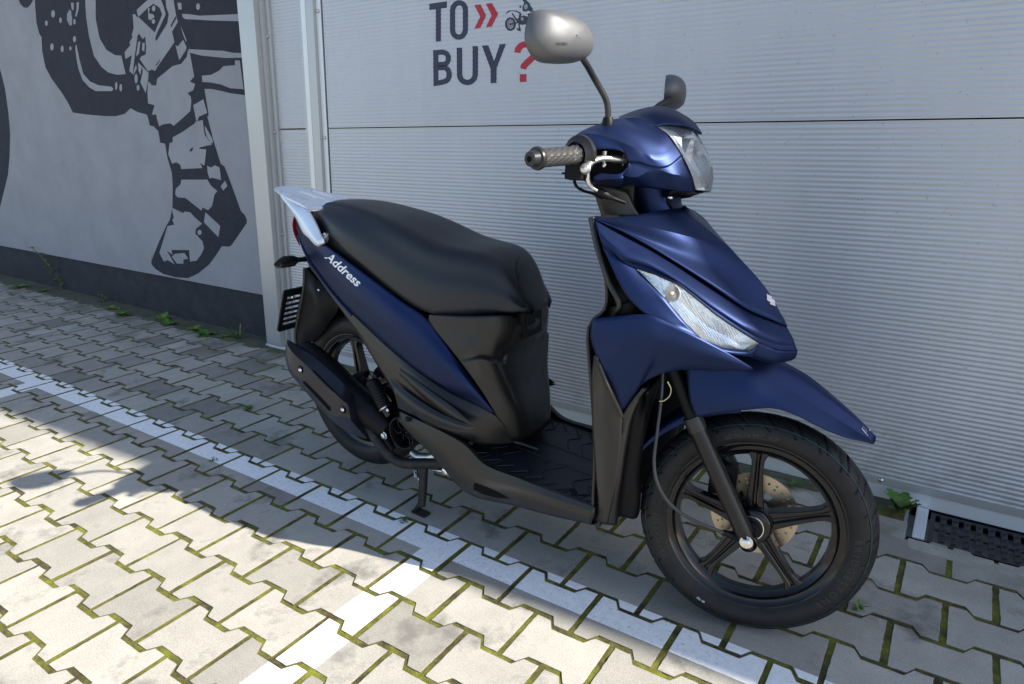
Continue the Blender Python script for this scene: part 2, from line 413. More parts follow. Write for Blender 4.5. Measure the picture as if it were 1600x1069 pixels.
# soil strip at the foot of the plinth
m_soil = mat('damp_soil', (.12, .115, .085), .95, bump=1, bscale=90, vcol=(.055, .065, .03), vscale=14)
s_ = MB(); s_.add(*sheet(-6.2, -1.5, .985, 1.2, .02, lambda x, y: .0015+.004*mnoise.noise(Vector((x*25, y*25, 1)))-.012*(y < 1.03+.03*mnoise.noise(Vector((x*6, 0, 5))))))
s_.add(*sheet(-1.5, 1.46, 1.0, 1.13, .02, lambda x, y: -.001+.003*mnoise.noise(Vector((x*25, y*25, 1)))-.012*(y < 1.035+.02*mnoise.noise(Vector((x*6, 0, 5))))))
tag(s_.build('soil_edge', m_soil, None, 80, weld=False, recalc=False), kind='structure')

# ---------------- building: mural wall with plinth, door bay, ribbed door
LEAN = .052
def sh(p): return (p[0]+LEAN*p[2], p[1], p[2])     # the jambs stand slightly out of square to the sloping yard
m_render = mat('grey_render', (.30, .305, .325), .92, bump=.9, bscale=260, var=.07, vscale=4)
m_plinth = mat('plinth_render', (.034, .035, .042), .9, bump=.9, bscale=200, var=.2, vscale=10)
m_mdark = mat('mural_dark', (.026, .029, .040), .9, bump=.9, bscale=260, var=.15, vscale=12)
m_mlight = mat('mural_light', (.30, .305, .325), .92, bump=.9, bscale=260, var=.07, vscale=4)
m_jamb = mat('jamb_aluminium', (.47, .475, .475), .36, .45, bump=.02, bscale=60, var=.03, vscale=3)
m_jamb2 = mat('flange_aluminium', (.72, .73, .74), .4, .3)
m_bolt = mat('bolt_steel', (.62, .60, .55), .3, 1)
m_black = mat('black_gap', (.004, .004, .005), .8, spec=.1)
building = empty('commercial_building', (0, 1.15, 0))
tag(building, 'grey clad building with mural wall, plinth and ribbed metal door behind the scooter', 'building')
BO = np.array([0, 1.15, 0])
def bl(p): q = sh(p); return (q[0]-BO[0], q[1]-BO[1], q[2])
w = MB(); HT = [(-6.5, 5.0), (4.6, 4.8), (7.4, 3.86), (12, 3.86)]
w.add([(-9, 1.17, .25), (-1.44, 1.17, .25), (-1.44, 1.17, 5.), (-9, 1.17, 5.)], [(0, 1, 2, 3)])
wall = w.build('mural_wall', m_render, building, None, fn=bl, recalc=False)
w = MB(); w.box((-9, 1.181, -.05), (-1.44, 1.40, .25)); w.build('plinth', m_plinth, building, 30, fn=bl)
# upper wall and roof mass that throws the long shade over the yard
w = MB(); prof = [(-9, 5.1), (4.7, 4.93), (7.3, 3.90), (13, 3.88)]
v = []; f = []
for x, z in prof: v += [(x, 1.19, 2.55), (x, 1.19, z), (x, 3.6, z), (x, 3.6, -.05)]
for i in range(3): a = i*4; f += [(a, a+4, a+5, a+1), (a+1, a+5, a+6, a+2), (a+2, a+6, a+7, a+3)]
f += [(0, 1, 2, 3), (12, 15, 14, 13)]
w.add(v, f); w.build('upper_wall', mat('upper_cladding', (.45, .46, .47), .5, .2), building, 30, fn=lambda p: (p[0]-BO[0], p[1]-BO[1], p[2]))
w = MB(); w.box((-9.0, 1.40, -.05), (13, 3.55, 2.6)); w.build('core_wall', m_plinth, building, 30, fn=lambda p: (p[0], p[1]-BO[1], p[2]))
# left jamb: flat face, return and side flange
w = MB(); w.box((-1.521, 1.093, .012), (-1.402, 1.25, 2.8)); w.build('door_jamb', m_jamb, building, 30, fn=bl, bevel=.002)
w = MB(); w.box((-1.402, 1.118, .012), (-1.378, 1.25, 2.8)); w.box((-1.378, 1.135, .012), (-1.352, 1.25, 2.8)); w.build('door_jamb', m_jamb, building, 30, fn=bl, bevel=.0015)
w = MB(); w.box((-1.53, 1.09, -.02), (-1.35, 1.26, .010)); w.build('jamb_foot', m_jamb2, building, 30, fn=bl, bevel=.002)
# corrugated panels (fine horizontal ribs, 14.5 mm)
RIB = .0145
def ry(z): return .00070*math.sin(2*math.pi*z/RIB)
m_rib = mat('ribbed_aluminium', (.50, .51, .54), .40, .35)
_b = m_rib.node_tree.nodes['Principled BSDF']; _t = N(m_rib, 'ShaderNodeTexCoord').outputs['Object']
_mp = N(m_rib, 'ShaderNodeMapping'); _mp.inputs['Scale'].default_value = (9, 1, .5); m_rib.node_tree.links.new(_t, _mp.inputs[0])
_st = ramp(m_rib, noise(m_rib, _mp.outputs[0], 1.6, 5, .6).outputs[0], [(.3, .96), (.65, 1.0)]).outputs[0]      # rain streaks
_bl = ramp(m_rib, noise(m_rib, _t, 1.1, 3, .5).outputs[0], [(.3, .95), (.7, 1.03)]).outputs[0]
_sp = ramp(m_rib, noise(m_rib, _t, 95, 2, .5).outputs[0], [(.70, 1.), (.74, .78)]).outputs[0]                     # specks
_c = mix(m_rib, 1, mix(m_rib, 1, mix(m_rib, 1, (.52, .525, .545), _st, 'MULTIPLY'), _bl, 'MULTIPLY'), _sp, 'MULTIPLY')
_sx = N(m_rib, 'ShaderNodeSeparateXYZ'); m_rib.node_tree.links.new(_t, _sx.inputs[0]); _mr = N(m_rib, 'ShaderNodeMapRange', i1=.34, i2=.05, i3=0., i4=1.); m_rib.node_tree.links.new(_sx.outputs[2], _mr.inputs[0])
_dn = ramp(m_rib, noise(m_rib, _t, 13, 6, .7).outputs[0], [(.42, 0.), (.75, .8)]).outputs[0]; _mm = N(m_rib, 'ShaderNodeMath', operation='MULTIPLY'); m_rib.node_tree.links.new(_mr.outputs[0], _mm.inputs[0]); m_rib.node_tree.links.new(_dn, _mm.inputs[1])
m_rib.node_tree.links.new(mix(m_rib, _mm.outputs[0], _c, (.27, .26, .24)), _b.inputs['Base Color'])     # splash dirt low down
def ribbed(name, x0, x1, z0, z1, y, parent, nm=8):
    zs = np.arange(z0, z1, RIB/nm); zs = np.append(zs, z1); mb = MB()
    v = [(x, y+ry(z), z) for z in zs for x in (x0, x1)]
    mb.add(v, [(2*i, 2*i+1, 2*i+3, 2*i+2) for i in range(len(zs)-1)])
    # folded edges top and bottom
    mb.add([(x0, y+ry(z1), z1), (x1, y+ry(z1), z1), (x1, y+.03, z1), (x0, y+.03, z1)], [(0, 1, 2, 3)])
    mb.add([(x0, y+ry(z0), z0), (x1, y+ry(z0), z0), (x1, y+.03, z0), (x0, y+.03, z0)], [(3, 2, 1, 0)])
    return mb.build(name, m_rib, parent, 50, fn=bl, weld=False, recalc=False)
YD = 1.146     # left light strip plane
ribbed('side_panel', -1.352, -1.10, .02, 1.098, YD, building); ribbed('side_panel', -1.352, -1.10, 1.104, 2.55, YD, building)
YP = 1.093
door = empty('door', (0, 0, 0)); door.parent = building
ribbed('ribbed_panel', -.955, 6.6, .070, 1.0995, YP, door); ribbed('ribbed_panel', -.955, 6.6, 1.1035, 2.56, YP, door)
w = MB(); w.box((-.96, YP+.012, .05), (6.6, YP+.03, 2.56)); w.build('backing', m_black, door, 30, fn=bl)
w = MB(); w.box((-.957, YP-.0025, .045), (6.6, YP+.006, .071)); w.build('bottom_flange', m_jamb, door, 30, fn=bl, bevel=.001)
w = MB(); w.box((-1.10, YP+.002, .0), (6.6, YP+.02, .045)); w.build('sill', m_jamb2, door, 30, fn=bl, bevel=.0015)
# middle post, light flange and groove
w = MB(); w.box((-1.13, 1.112, .012), (-1.052, 1.25, 2.8)); w.build('door_post', m_jamb, building, 30, fn=bl, bevel=.002)
w = MB(); w.box((-1.052, 1.085, .012), (-1.002, 1.24, 2.8)); w.build('door_post', m_jamb, building, 30, fn=bl, bevel=.002)
w = MB(); w.box((-1.082, 1.0845, .012), (-1.052, 1.112, 2.8)); w.build('post_flange', m_jamb2, building, 30, fn=bl, bevel=.0015)
w = MB(); w.box((-1.002, 1.098, .012), (-.972, 1.24, 2.8)); w.build('post_flange', m_jamb2, building, 30, fn=bl, bevel=.001)
w = MB(); w.box((-.972, 1.108, .012), (-.957, 1.24, 2.8)); w.build('door_seal', m_black, building, 30, fn=bl)
def bolt(parent, c, r=.006, ax=(0, -1, 0), m=None, name='bolt', fn=None, hexa=False):
    b = MB()
    if hexa:
        b.lathe(c, ax, [(0, r*1.25), (r*.25, r*1.3), (r*.3, r*.2)], 20); b.lathe(np.array(c)+np.array(ax)*r*.25, ax, [(0, r), (r*.75, r), (r*.85, r*.85), (r*.85, .0001)], 6)
    else: b.lathe(c, ax, [(0, r*1.1), (r*.3, r*1.1), (r*.6, r*.9), (r*.95, r*.5), (r, .0001)], 16)
    return b.build(name, m or m_bolt, parent, 40, fn=fn)
for x, y, zz in ((-1.372, 1.133, (1.505, 1.088, .60, .135)), (-.988, 1.097, (1.57, 1.062, .56))):
    for z in zz: bolt(building, (x, y, z), .0065, fn=bl)
for x in (-.83, 1.404, 2.4): bolt(building, (x-LEAN*.06, YP-.003, .060), .0065, fn=bl)

# ---------------- mural painting on the wall (thin coats of paint)
YM = 1.17
def wp(u, v, k): h = hit(u, v, (0, YM, 0), EY); return (h[0], YM-.0006*k, h[2])
def px(ox, oy, s, pts): return [(ox+x/s, oy+y/s) for x, y in pts]
R2 = lambda *p: px(0, 0, 6.667, p); R3 = lambda *p: px(180, 0, 6.667, p); R4 = lambda *p: px(180, 130, 6.667, p); R5 = lambda *p: px(200, 280, 6.682, p)
def ell(o, x, y, a, b): return [(o[0]+(x+a*math.cos(t))/6.667, o[1]+(y+b*math.sin(t))/6.667) for t in np.linspace(0, 2*math.pi, 14, endpoint=False)]
A = [(53, -60), (55, 10), (57, 35), (61, 52), (65, 58), (66, 80), (71, 105), (80, 122), (98, 147), (106, 160), (114, 176), (135, 179), (165, 181.5), (181, 181.7), (195, 178), (204, 169.3), (214.5, 175), (229.5, 179.2), (231.8, 185.5), (234, 196), (240, 197.5), (247.5, 205), (250.5, 223), (258, 224.5), (261.8, 247), (268.5, 269.5), (270, 289), (270, 296.5), (269.6, 323.4), (265.8, 342.9), (259.9, 353.3), (249.4, 375.8), (236.7, 407.2), (236.7, 413), (243.4, 420.7), (255.4, 428.2), (274.8, 433.4), (294.3, 434.6), (310.7, 426.7), (327.2, 413.2), (339.2, 396.7), (346.7, 384.8), (358.6, 385.5), (363.1, 381.8), (385.6, 348.8), (385.6, 342.9), (382.6, 336.1), (376.6, 330.1), (358.6, 280), (351, 260.5), (345, 256), (333.8, 220), (324, 181.8), (326.2, 180.2), (319.5, 139), (330, 139), (345, 142), (360, 145.8), (386, 149.2), (384, 60), (380, -60)]
B = [(-160, -60), (-30, -60), (-8, 60), (0, 107), (8, 139), (13, 175), (16, 210), (15, 245), (12.6, 273), (6, 300), (0, 324), (-20, 355), (-60, 372), (-160, 340)]
T = R2((190, -200), (190, -20), (210, 40), (250, 80), (285, 82), (320, 50), (350, -10), (350, -200))
mural = empty('wall_mural', (-2.5, YM, .3))
tag(mural, 'dark grey comic style painting of a motorcycle rider leg and engine on the light wall', 'mural')
def coat(name, polys, k, m):
    def f(u, v): p = wp(u, v, k); return (p[0]+2.5, p[1]-YM, p[2]-.3)
    return ngon(name, polys, m, mural, f)
coat('dark_paint', [A, B, T], 1, m_mdark)
L2 = [
 R2((890, 0), (900, 180), (930, 380), (980, 580), (1060, 700), (1130, 755), (1220, 780), (1312, 773), (1265, 580), (1200, 575), (1110, 520), (1040, 400), (1000, 200), (998, 0), (1000, -300), (885, -300)),
 R2((790, 470), (800, 470), (830, 620), (870, 770), (940, 850), (1030, 890), (1130, 900), (1165, 905), (1185, 930), (1165, 950), (1000, 950), (930, 910), (860, 830), (820, 720), (800, 620), (787, 520)),
 R2((740, 30), (770, 30), (768, 110), (750, 100)), R2((800, 25), (825, 25), (820, 100), (800, 175), (785, 170), (800, 100)), R2((700, 150), (725, 100), (745, 120), (745, 160), (755, 190), (750, 260), (730, 270), (700, 210)),
 R3((225, 105), (235, 150), (185, 150), (195, 290), (175, 370), (185, 385), (150, 440), (160, 470), (100, 545), (110, 615), (175, 575), (150, 740), (185, 775), (205, 590), (235, 370), (250, 350), (290, 410), (315, 380), (325, 500), (320, 570), (270, 590), (260, 620), (300, 680), (345, 745), (380, 725), (420, 740), (440, 700), (620, 440), (595, 330), (655, 230), (640, 180), (590, -120), (345, -120), (345, -5)),
 R3((280, 690), (350, 760), (345, 830), (320, 970), (265, 860), (290, 740)), R3((240, 440), (265, 430), (250, 560), (220, 590)), R3((285, 450), (310, 445), (305, 540), (280, 520)), R3((240, 650), (280, 690), (265, 780), (245, 740)), R3((220, 670), (225, 720), (190, 790), (195, 740)),
 R3((630, 470), (655, 485), (710, 415), (745, 490), (740, 520), (670, 630)), R3((685, 270), (745, 420), (740, 440), (705, 350)),
 R3((700, 145), (780, 150), (880, 165), (1000, 160), (1280, 148), (1300, 148), (1305, 222), (1000, 215), (850, 205), (730, 200), (705, 180)),
 R3((765, 512), (1000, 525), (1130, 530), (1220, 550), (1335, 555), (1340, 602), (1150, 605), (900, 580), (780, 550)),
 R3((760, 520), (780, 550), (825, 800), (780, 850), (835, 875), (815, 940), (755, 970), (790, 1010))+R4((795, 190), (785, 290), (700, 370), (610, 445), (575, 418), (500, 430), (460, 450), (440, 380), (430, 325), (385, 330), (412, 230), (345, 212), (338, 100))+R3((345, 850), (360, 860), (385, 890), (430, 890), (440, 820), (600, 690), (690, 665), (750, 590)),
 R3((905, 790), (1000, 780), (1080, 740), (1130, 690), (1250, 680), (1250, 630), (1300, 630), (1340, 930), (1200, 920), (1100, 880), (1000, 860), (910, 855)),
 R3((650, 30), (690, 30), (695, 100), (660, 100)),
 R4((815, 230), (920, 168), (960, 310), (875, 350), (850, 415)),
 R4((840, 400), (915, 385), (920, 440), (935, 540), (1010, 640), (880, 670), (880, 685), (950, 690), (940, 790), (930, 860), (885, 830), (910, 885), (690, 895), (680, 850), (640, 825), (595, 840), (555, 740), (570, 620), (600, 620), (600, 565), (700, 510), (830, 420)),
 R4((935, 440), (965, 490), (1015, 580), (1020, 625), (1000, 625), (955, 555), (938, 490)),
 R4((960, 860), (1000, 880), (1040, 855), (1090, 880), (1105, 1010), (1010, 985), (985, 995), (965, 930)),
 R5((560, 5), (830, 5), (870, 70), (935, 125), (905, 160), (880, 280), (840, 325), (780, 295), (770, 330), (625, 215), (600, 195), (520, 190), (495, 160), (500, 100), (550, 55)),
 R5((1015, 15), (1040, 70), (995, 120), (970, 75)), R5((810, 345), (965, 490), (945, 605), (795, 450)),
 R5((465, 300), (580, 355), (590, 338), (650, 345), (700, 400), (775, 465), (710, 520), (705, 570), (780, 650), (795, 720), (770, 780), (720, 850), (650, 860), (640, 740), (455, 740), (470, 790), (410, 750), (490, 890), (415, 845), (375, 860), (330, 770), (415, 490), (485, 475), (465, 430), (480, 400), (465, 340)),
 R5((490, 780), (590, 770), (630, 830), (580, 840), (580, 885), (510, 880), (460, 810))]
L2 += [ell((0, 0), *e) for e in ((555, 145, 20, 38), (485, 242, 14, 28), (632, 212, 14, 30), (778, 408, 16, 33), (543, 490, 18, 38), (650, 510, 15, 35), (735, 505, 12, 20), (778, 228, 12, 30), (1213, 895, 12, 42), (1260, 915, 14, 40), (1440, 915, 14, 32), (1420, 820, 16, 50))]
L2 += [ell((180, 0), 865, 70, 20, 35), ell((200, 280), 747, 555, 22, 28)]
coat('light_paint', L2, 2, m_mlight)
D3 = [R3((245, 178), (340, 85), (400, 40), (465, 80), (492, 150), (415, 338)), R3((430, -120), (505, 60), (530, 150), (440, 340), (420, 400), (430, 430), (545, 245), (560, 150), (535, 80), (520, -120)), R3((585, 290), (580, 270), (630, 170), (640, 190)), R3((430, 690), (425, 680), (470, 615), (465, 640)), R4((775, 710), (790, 680), (815, 672), (812, 690), (795, 712)), R3((225, 120), (245, 175), (232, 182), (215, 160))]
coat('dark_detail', D3, 3, m_mdark)
coat('light_detail', [ell((180, 0), 405, 90, 18, 30), ell((180, 0), 403, 225, 18, 24), R3((345, 80), (365, 90), (355, 140), (400, 150), (415, 180), (370, 212), (350, 200))], 4, m_mlight)

# ---------------- lettering film on the ribbed door
def dp(u, v): h = hit(u, v, (0, YP, 0), EY); return np.array([h[0], YP, h[2]])
U1 = lambda pts: [(640+x/7.273, y/7.273) for x, y in pts]
def decal(name, polys, m, parent, k=1):
    bm = bmesh.new()
    for P in polys:
        Q, F = cdt([P]); vs_ = [bm.verts.new(tuple(dp(u, v))) for u, v in Q]
        for q in F:
            try: bm.faces.new([vs_[i] for i in q])
            except ValueError: pass
    zs = [v_.co.z for v_ in bm.verts]; z = math.floor(min(zs)/(RIB/8))*RIB/8
    while z < max(zs):
        bmesh.ops.bisect_plane(bm, geom=bm.verts[:]+bm.edges[:]+bm.faces[:], plane_co=(0, 0, z), plane_no=(0, 0, 1)); z += RIB/8
    for v_ in bm.verts: v_.co.y = YP+ry(v_.co.z)-.0003*k
    me = bpy.data.meshes.new(name); bm.to_mesh(me); bm.free()
    for v_ in me.vertices: v_.co.x -= sgo[0]; v_.co.y -= sgo[1]; v_.co.z -= sgo[2]
    return link(name, me, m, parent, 60)
sgo = (0, YP, 1.3)
m_ink = mat('navy_film', (.028, .034, .060), .4); m_red = mat('red_film', (.42, .02, .04), .4)
m_film = mat('clear_film', (.56, .58, .60), .3, .3)
sign = empty('door_lettering', sgo); tag(sign, 'dark blue and red lettering reading TO BUY? stuck on the ribbed metal door', 'lettering')
B1 = []
B1.append(U1([(225, 45), (425, 15), (425, 90), (357, 100), (357, 470), (298, 475), (298, 108), (225, 115)]))
def strk(path, w, closed=False): return [U1([tuple(p) for p in q]) for q in stroke(path, w, closed)]
O_ = arc(562, 118, 73, 85, 180, 360, 13)+arc(562, 335, 73, 88, 0, 180, 13)
O_ = [(x, y-(x-562)*.06) for x, y in O_]
B1 += strk(O_, 60, True)
# B
B1.append(U1([(268, 572), (328, 567), (328, 975), (272, 980)]))
B1 += strk([(326, 598), (375, 592)]+arc(385, 665, 57, 68, -85, 80, 10)+[(326, 735)], 58)
B1 += strk([(326, 770)]+arc(385, 848, 66, 82, -75, 85, 10)+[(326, 945)], 60)
# U
B1 += strk([(567, 543), (569, 850)]+arc(657, 850, 88, 88, 165, 10, 12)+[(747, 840), (748, 525)], 62)
# Y
B1.append(U1([(822, 520), (895, 515), (962, 695), (1025, 505), (1097, 498), (990, 775), (988, 943), (922, 948), (920, 782)]))
decal('navy_letters', B1, m_ink, sign, 2)
B2 = [U1([(735, 58), (808, 50), (872, 180), (805, 318), (735, 328), (803, 190)]), U1([(866, 42), (935, 35), (1008, 160), (935, 302), (866, 312), (932, 175)])]
B2 += strk(arc(1325, 600, 100, 95, 180, 330, 10)+[(1415, 640), (1350, 700), (1300, 750), (1292, 785)], [72, 72, 72, 72, 72, 72, 72, 72, 72, 72, 72, 74, 72, 70])
B2.append(U1([(1252, 845), (1330, 843), (1328, 930), (1252, 935)]))
decal('red_letters', B2, m_red, sign, 2)
# small motif: rider on an off-road motorcycle
def wheelm(cx, cy): return strk(arc(cx, cy, 50, 66, 0, 360, 24)[:-1], 24, True)+strk(arc(cx, cy, 28, 38, 0, 360, 16)[:-1], 6, True)+[U1([(cx+12*math.cos(t), cy+15*math.sin(t)) for t in np.linspace(0, 6.28, 9)[:-1]])]+sum([strk([(cx+12*math.cos(t), cy+15*math.sin(t)), (cx+42*math.cos(t), cy+56*math.sin(t))], 3.5) for t in np.linspace(.3, 6.6, 9)[:-1]], [])
B3 = wheelm(1147, 275)+wheelm(1440, 262)
B3 += strk([(1095, 165), (1125, 130), (1160, 120), (1215, 130), (1262, 152)], [5, 16, 6, 14, 18])+strk([(1165, 150), (1200, 205), (1238, 250)], [14, 18, 26])+strk([(1150, 275), (1200, 262), (1240, 255)], [10, 12, 18])
B3 += [U1([(1225, 215), (1262, 190), (1300, 176), (1345, 190), (1352, 235), (1330, 275), (1280, 285), (1240, 270), (1255, 245)]), U1([(1250, 150), (1275, 160), (1262, 205), (1248, 235), (1240, 200)]), U1([(1238, 240), (1262, 236), (1252, 300), (1268, 345), (1262, 358), (1232, 350), (1215, 325), (1225, 318), (1240, 332)])]
B3 += [U1([(1272, -20), (1300, -25), (1335, 10), (1365, 40), (1380, 75), (1402, 100), (1395, 125), (1370, 130), (1345, 120), (1330, 134), (1292, 130), (1280, 95), (1290, 60), (1302, 30)]), U1([(1250, 68), (1268, 62), (1272, 88), (1252, 92)])]
B3 += strk([(1375, 120), (1400, 180), (1438, 262)], [16, 12, 10])+strk([(1345, 175), (1385, 150), (1410, 120)], [30, 18, 10])
decal('motorcycle_motif', B3, m_ink, sign, 3)
decal('motif_light', [U1([(1300, 62), (1330, 45), (1348, 70), (1335, 105), (1308, 108)]), U1([(1262, 205), (1290, 195), (1300, 225), (1275, 240)])], m_mlight, sign, 4)
# ================================================================ THE SCOOTER
c2 = crop(850, 300, 8/3, at); c2s = crop(850, 300, 8/3, ats); c3s = crop(950, 600, 8/3, ats); c4_ = crop(400, 260, 8/3, at); c5_ = crop(400, 450, 8/3, at)
h3 = crop(810, 190, 8, ats); h4 = crop(960, 130, 5.624, ats); p1s = crop(800, 0, 8/3, ats)
k7 = crop(640, 440, 3.819, at); m8 = crop(430, 500, 5.345, at); f6 = crop(900, 480, 3.054, at); e7 = crop(580, 600, 4.86, at); b1 = crop(430, 270, 10.667, at); b2 = crop(420, 360, 10.667, at)
def LL(f, *p): return [f(*q) for q in p]
def paintmat(name, col, rough, metal):
    m = mat(name, col, rough, metal, coat=.0, bump=.02, bscale=1500, var=.10, vscale=1800)
    return m
m_blue = paintmat('matt_blue_paint', (.0110, .0228, .078), .43, .72)
m_dark = mat('dark_grey_plastic', (.012, .0115, .011), .36, 0, spec=.55, bump=.03, bscale=900)
m_blk = mat('black_plastic', (.004, .004, .005), .5, spec=.25, bump=.15, bscale=500)
m_blk2 = mat('black_gloss_metal', (.004, .004, .005), .13, .0, spec=.5)
m_rub = mat('tyre_rubber', (.008, .008, .010), .52, bump=.25, bscale=350, vcol=(.016, .0155, .0155), vscale=18, spec=.35)
m_seat = mat('seat_vinyl', (.013, .014, .017), .42, bump=.16, bscale=620)
m_seatf = mat('seat_front_vinyl', (.008, .0085, .010), .36, bump=.2, bscale=700)
m_mat = mat('floor_rubber', (.012, .013, .018), .45, bump=.3, bscale=300)
m_silv = mat('silver_paint', (.74, .79, .86), .36, .35, var=.04, vscale=600)
m_chr = mat('bright_steel', (.72, .71, .69), .22, 1)
m_alu = mat('cast_aluminium', (.62, .61, .58), .36, .9, bump=.2, bscale=200)
m_disc = mat('brake_steel', (.42, .35, .26), .34, 1, bump=.1, bscale=60)
m_rust = mat('worn_black_steel', (.022, .021, .022), .5, .4, bump=.5, bscale=120, vcol=(.07, .05, .04), vscale=40, thr=(.25, .45))
m_mirr = mat('mirror_glass', (.8, .8, .82), .03, 1)
m_hous = mat('mirror_plastic', (.10, .103, .108), .48, .35, bump=.2, bscale=1300, spec=1.)
m_glass = bpy.data.materials.new('clear_lens'); m_glass.use_nodes = True; _n = m_glass.node_tree; _n.nodes.remove(_n.nodes['Principled BSDF'])
_tr = N(m_glass, 'ShaderNodeBsdfTransparent'); _gl = N(m_glass, 'ShaderNodeBsdfGlossy'); _df = N(m_glass, 'ShaderNodeBsdfDiffuse'); _fr = N(m_glass, 'ShaderNodeFresnel'); _fr.inputs[0].default_value = 1.42
_gl.inputs['Roughness'].default_value = .04; _df.inputs[0].default_value = (.78, .86, .93, 1); _tr.inputs[0].default_value = (.93, .95, .97, 1)
_m1 = N(m_glass, 'ShaderNodeMixShader'); _m2 = N(m_glass, 'ShaderNodeMixShader'); _m1.inputs[0].default_value = .11
_n.links.new(_tr.outputs[0], _m1.inputs[1]); _n.links.new(_df.outputs[0], _m1.inputs[2]); _n.links.new(_fr.outputs[0], _m2.inputs[0]); _n.links.new(_m1.outputs[0], _m2.inputs[1]); _n.links.new(_gl.outputs[0], _m2.inputs[2]); _n.links.new(_m2.outputs[0], _n.nodes['Material Output'].inputs[0])
m_refl = mat('chrome_reflector', (.94, .95, .96), .24, .75, bump=.2, bscale=90)
m_flut = mat('fluted_reflector', (.92, .94, .96), .14, .9); _n = m_flut.node_tree; _w = _n.nodes.new('ShaderNodeTexWave'); _w.bands_direction = 'DIAGONAL'; _w.inputs['Scale'].default_value = 95; _w.inputs['Distortion'].default_value = .6
_v = _n.nodes.new('ShaderNodeTexVoronoi'); _v.inputs['Scale'].default_value = 24; _b2 = _n.nodes.new('ShaderNodeBump'); _b2.inputs['Strength'].default_value = .16; _b2.inputs['Distance'].default_value = .002
_t = _n.nodes.new('ShaderNodeTexCoord').outputs['Object']; _n.links.new(_t, _w.inputs['Vector']); _n.links.new(_t, _v.inputs['Vector']); _ad = _n.nodes.new('ShaderNodeMath'); _n.links.new(_w.outputs['Fac'], _ad.inputs[0]); _n.links.new(_v.outputs['Distance'], _ad.inputs[1])
_n.links.new(_ad.outputs[0], _b2.inputs['Height']); _n.links.new(_b2.outputs[0], _n.nodes['Principled BSDF'].inputs['Normal'])
m_org = mat('amber_bulb', (.70, .42, .22), .25)
m_red = mat('red_lens', (.45, .01, .03), .12, coat=.5)
m_grey = mat('fork_grey', (.035, .035, .037), .34, .5)
m_fork = mat('fork_black', (.013, .012, .012), .33, .2)
m_cable = mat('cable_sheath', (.034, .036, .041), .35)
m_emb = mat('emblem_silver', (.34, .36, .40), .3, .4)
m_cap = mat('seal_grey', (.035, .034, .034), .36, .3)
m_white = mat('white_print', (.8, .82, .84), .5)
m_heat = mat('heat_shield_plastic', (.012, .014, .022), .28, .1, bump=.05, bscale=600)
m_rubL = mat('tyre_lettering', (.024, .024, .027), .40)
m_tline = mat('teal_mould_line', (.012, .05, .052), .6)

scooter = empty('scooter', tuple(OS), AS)
tag(scooter, 'matt dark blue scooter parked on its centre stand in front of the ribbed door', 'scooter')

def textmesh(s, size=1., off=0., sh=0.):
    cu = bpy.data.curves.new('t', 'FONT'); cu.body = s; cu.offset = off; cu.shear = sh; cu.size = size; cu.resolution_u = 3
    o = bpy.data.objects.new('t', cu); C_.objects.link(o); dg = bpy.context.evaluated_depsgraph_get()
    me = bpy.data.meshes.new_from_object(o.evaluated_get(dg)); v = [np.array(q.co) for q in me.vertices]; f = [tuple(p.vertices) for p in me.polygons]
    bpy.data.objects.remove(o); bpy.data.curves.remove(cu); bpy.data.meshes.remove(me); return v, f
from mathutils.bvhtree import BVHTree
def bvh(o): return BVHTree.FromPolygons([v.co[:] for v in o.data.vertices], [p.vertices[:] for p in o.data.polygons])
CL = loc(CAM)
def on(tree, u, v, lift=.004):
    d = Vector(loc(CAM+ray(u, v))-CL).normalized(); h = tree.ray_cast(Vector(CL), d)
    if h[0] is None:
        for r_ in np.linspace(2, 14, 7):
            for a_ in np.linspace(0, 2*math.pi, 8, endpoint=False):
                g_ = tree.ray_cast(Vector(CL), Vector(loc(CAM+ray(u+r_*math.cos(a_), v+r_*math.sin(a_)))-CL).normalized())
                if g_[0] is not None:   # carry on along the tangent plane found next to it
                    t_ = (g_[0]-Vector(CL)).dot(g_[1])/d.dot(g_[1]); return np.array(Vector(CL)+d*t_-d*lift)
        return None
    return np.array(h[0]-d*lift)

# ---------- wheels
def tyre(R, w, rim, n=960):
    prof = [(-.031*w, rim), (-.0375*w, rim+.009), (-.0405*w, rim+.020), (-.0398*w, R-.029), (-.0355*w, R-.0195), (-.028*w, R-.0105), (-.018*w, R-.0040), (-.008*w, R-.0008), (0, R)]
    P = cr([(a, b, 0) for a, b in prof], 22); P = np.vstack([P, P[-2::-1]*np.array([-1, 1, 1])]); v = []; f = []; m = len(P); NB = 26; gs_ = set()
    for i, (h, r, _) in enumerate(P):
        for j in range(n):
            t = 2*math.pi*j/n; rr_ = r
            a = abs(h)/(.040*w)
            if r > R-.027:
                ph = (t*NB/(2*math.pi)+(.5 if h > 0 else 0)+.55*a*a) % 1; ph2 = (ph+.42+.25*a) % 1
                if abs(ph-.5)*2*math.pi*R/NB < .0030 and .10 < a < .88: rr_ -= .006
                if abs(ph2-.5)*2*math.pi*R/NB < .0026 and .42 < a < .97: rr_ -= .005
            if rr_ < r-.001: gs_.add(len(v))
            v.append((h, rr_, t))
    f = [(i*n+j, i*n+(j+1) % n, (i+1)*n+(j+1) % n, (i+1)*n+j) for i in range(m-1) for j in range(n)]
    return v, f, gs_
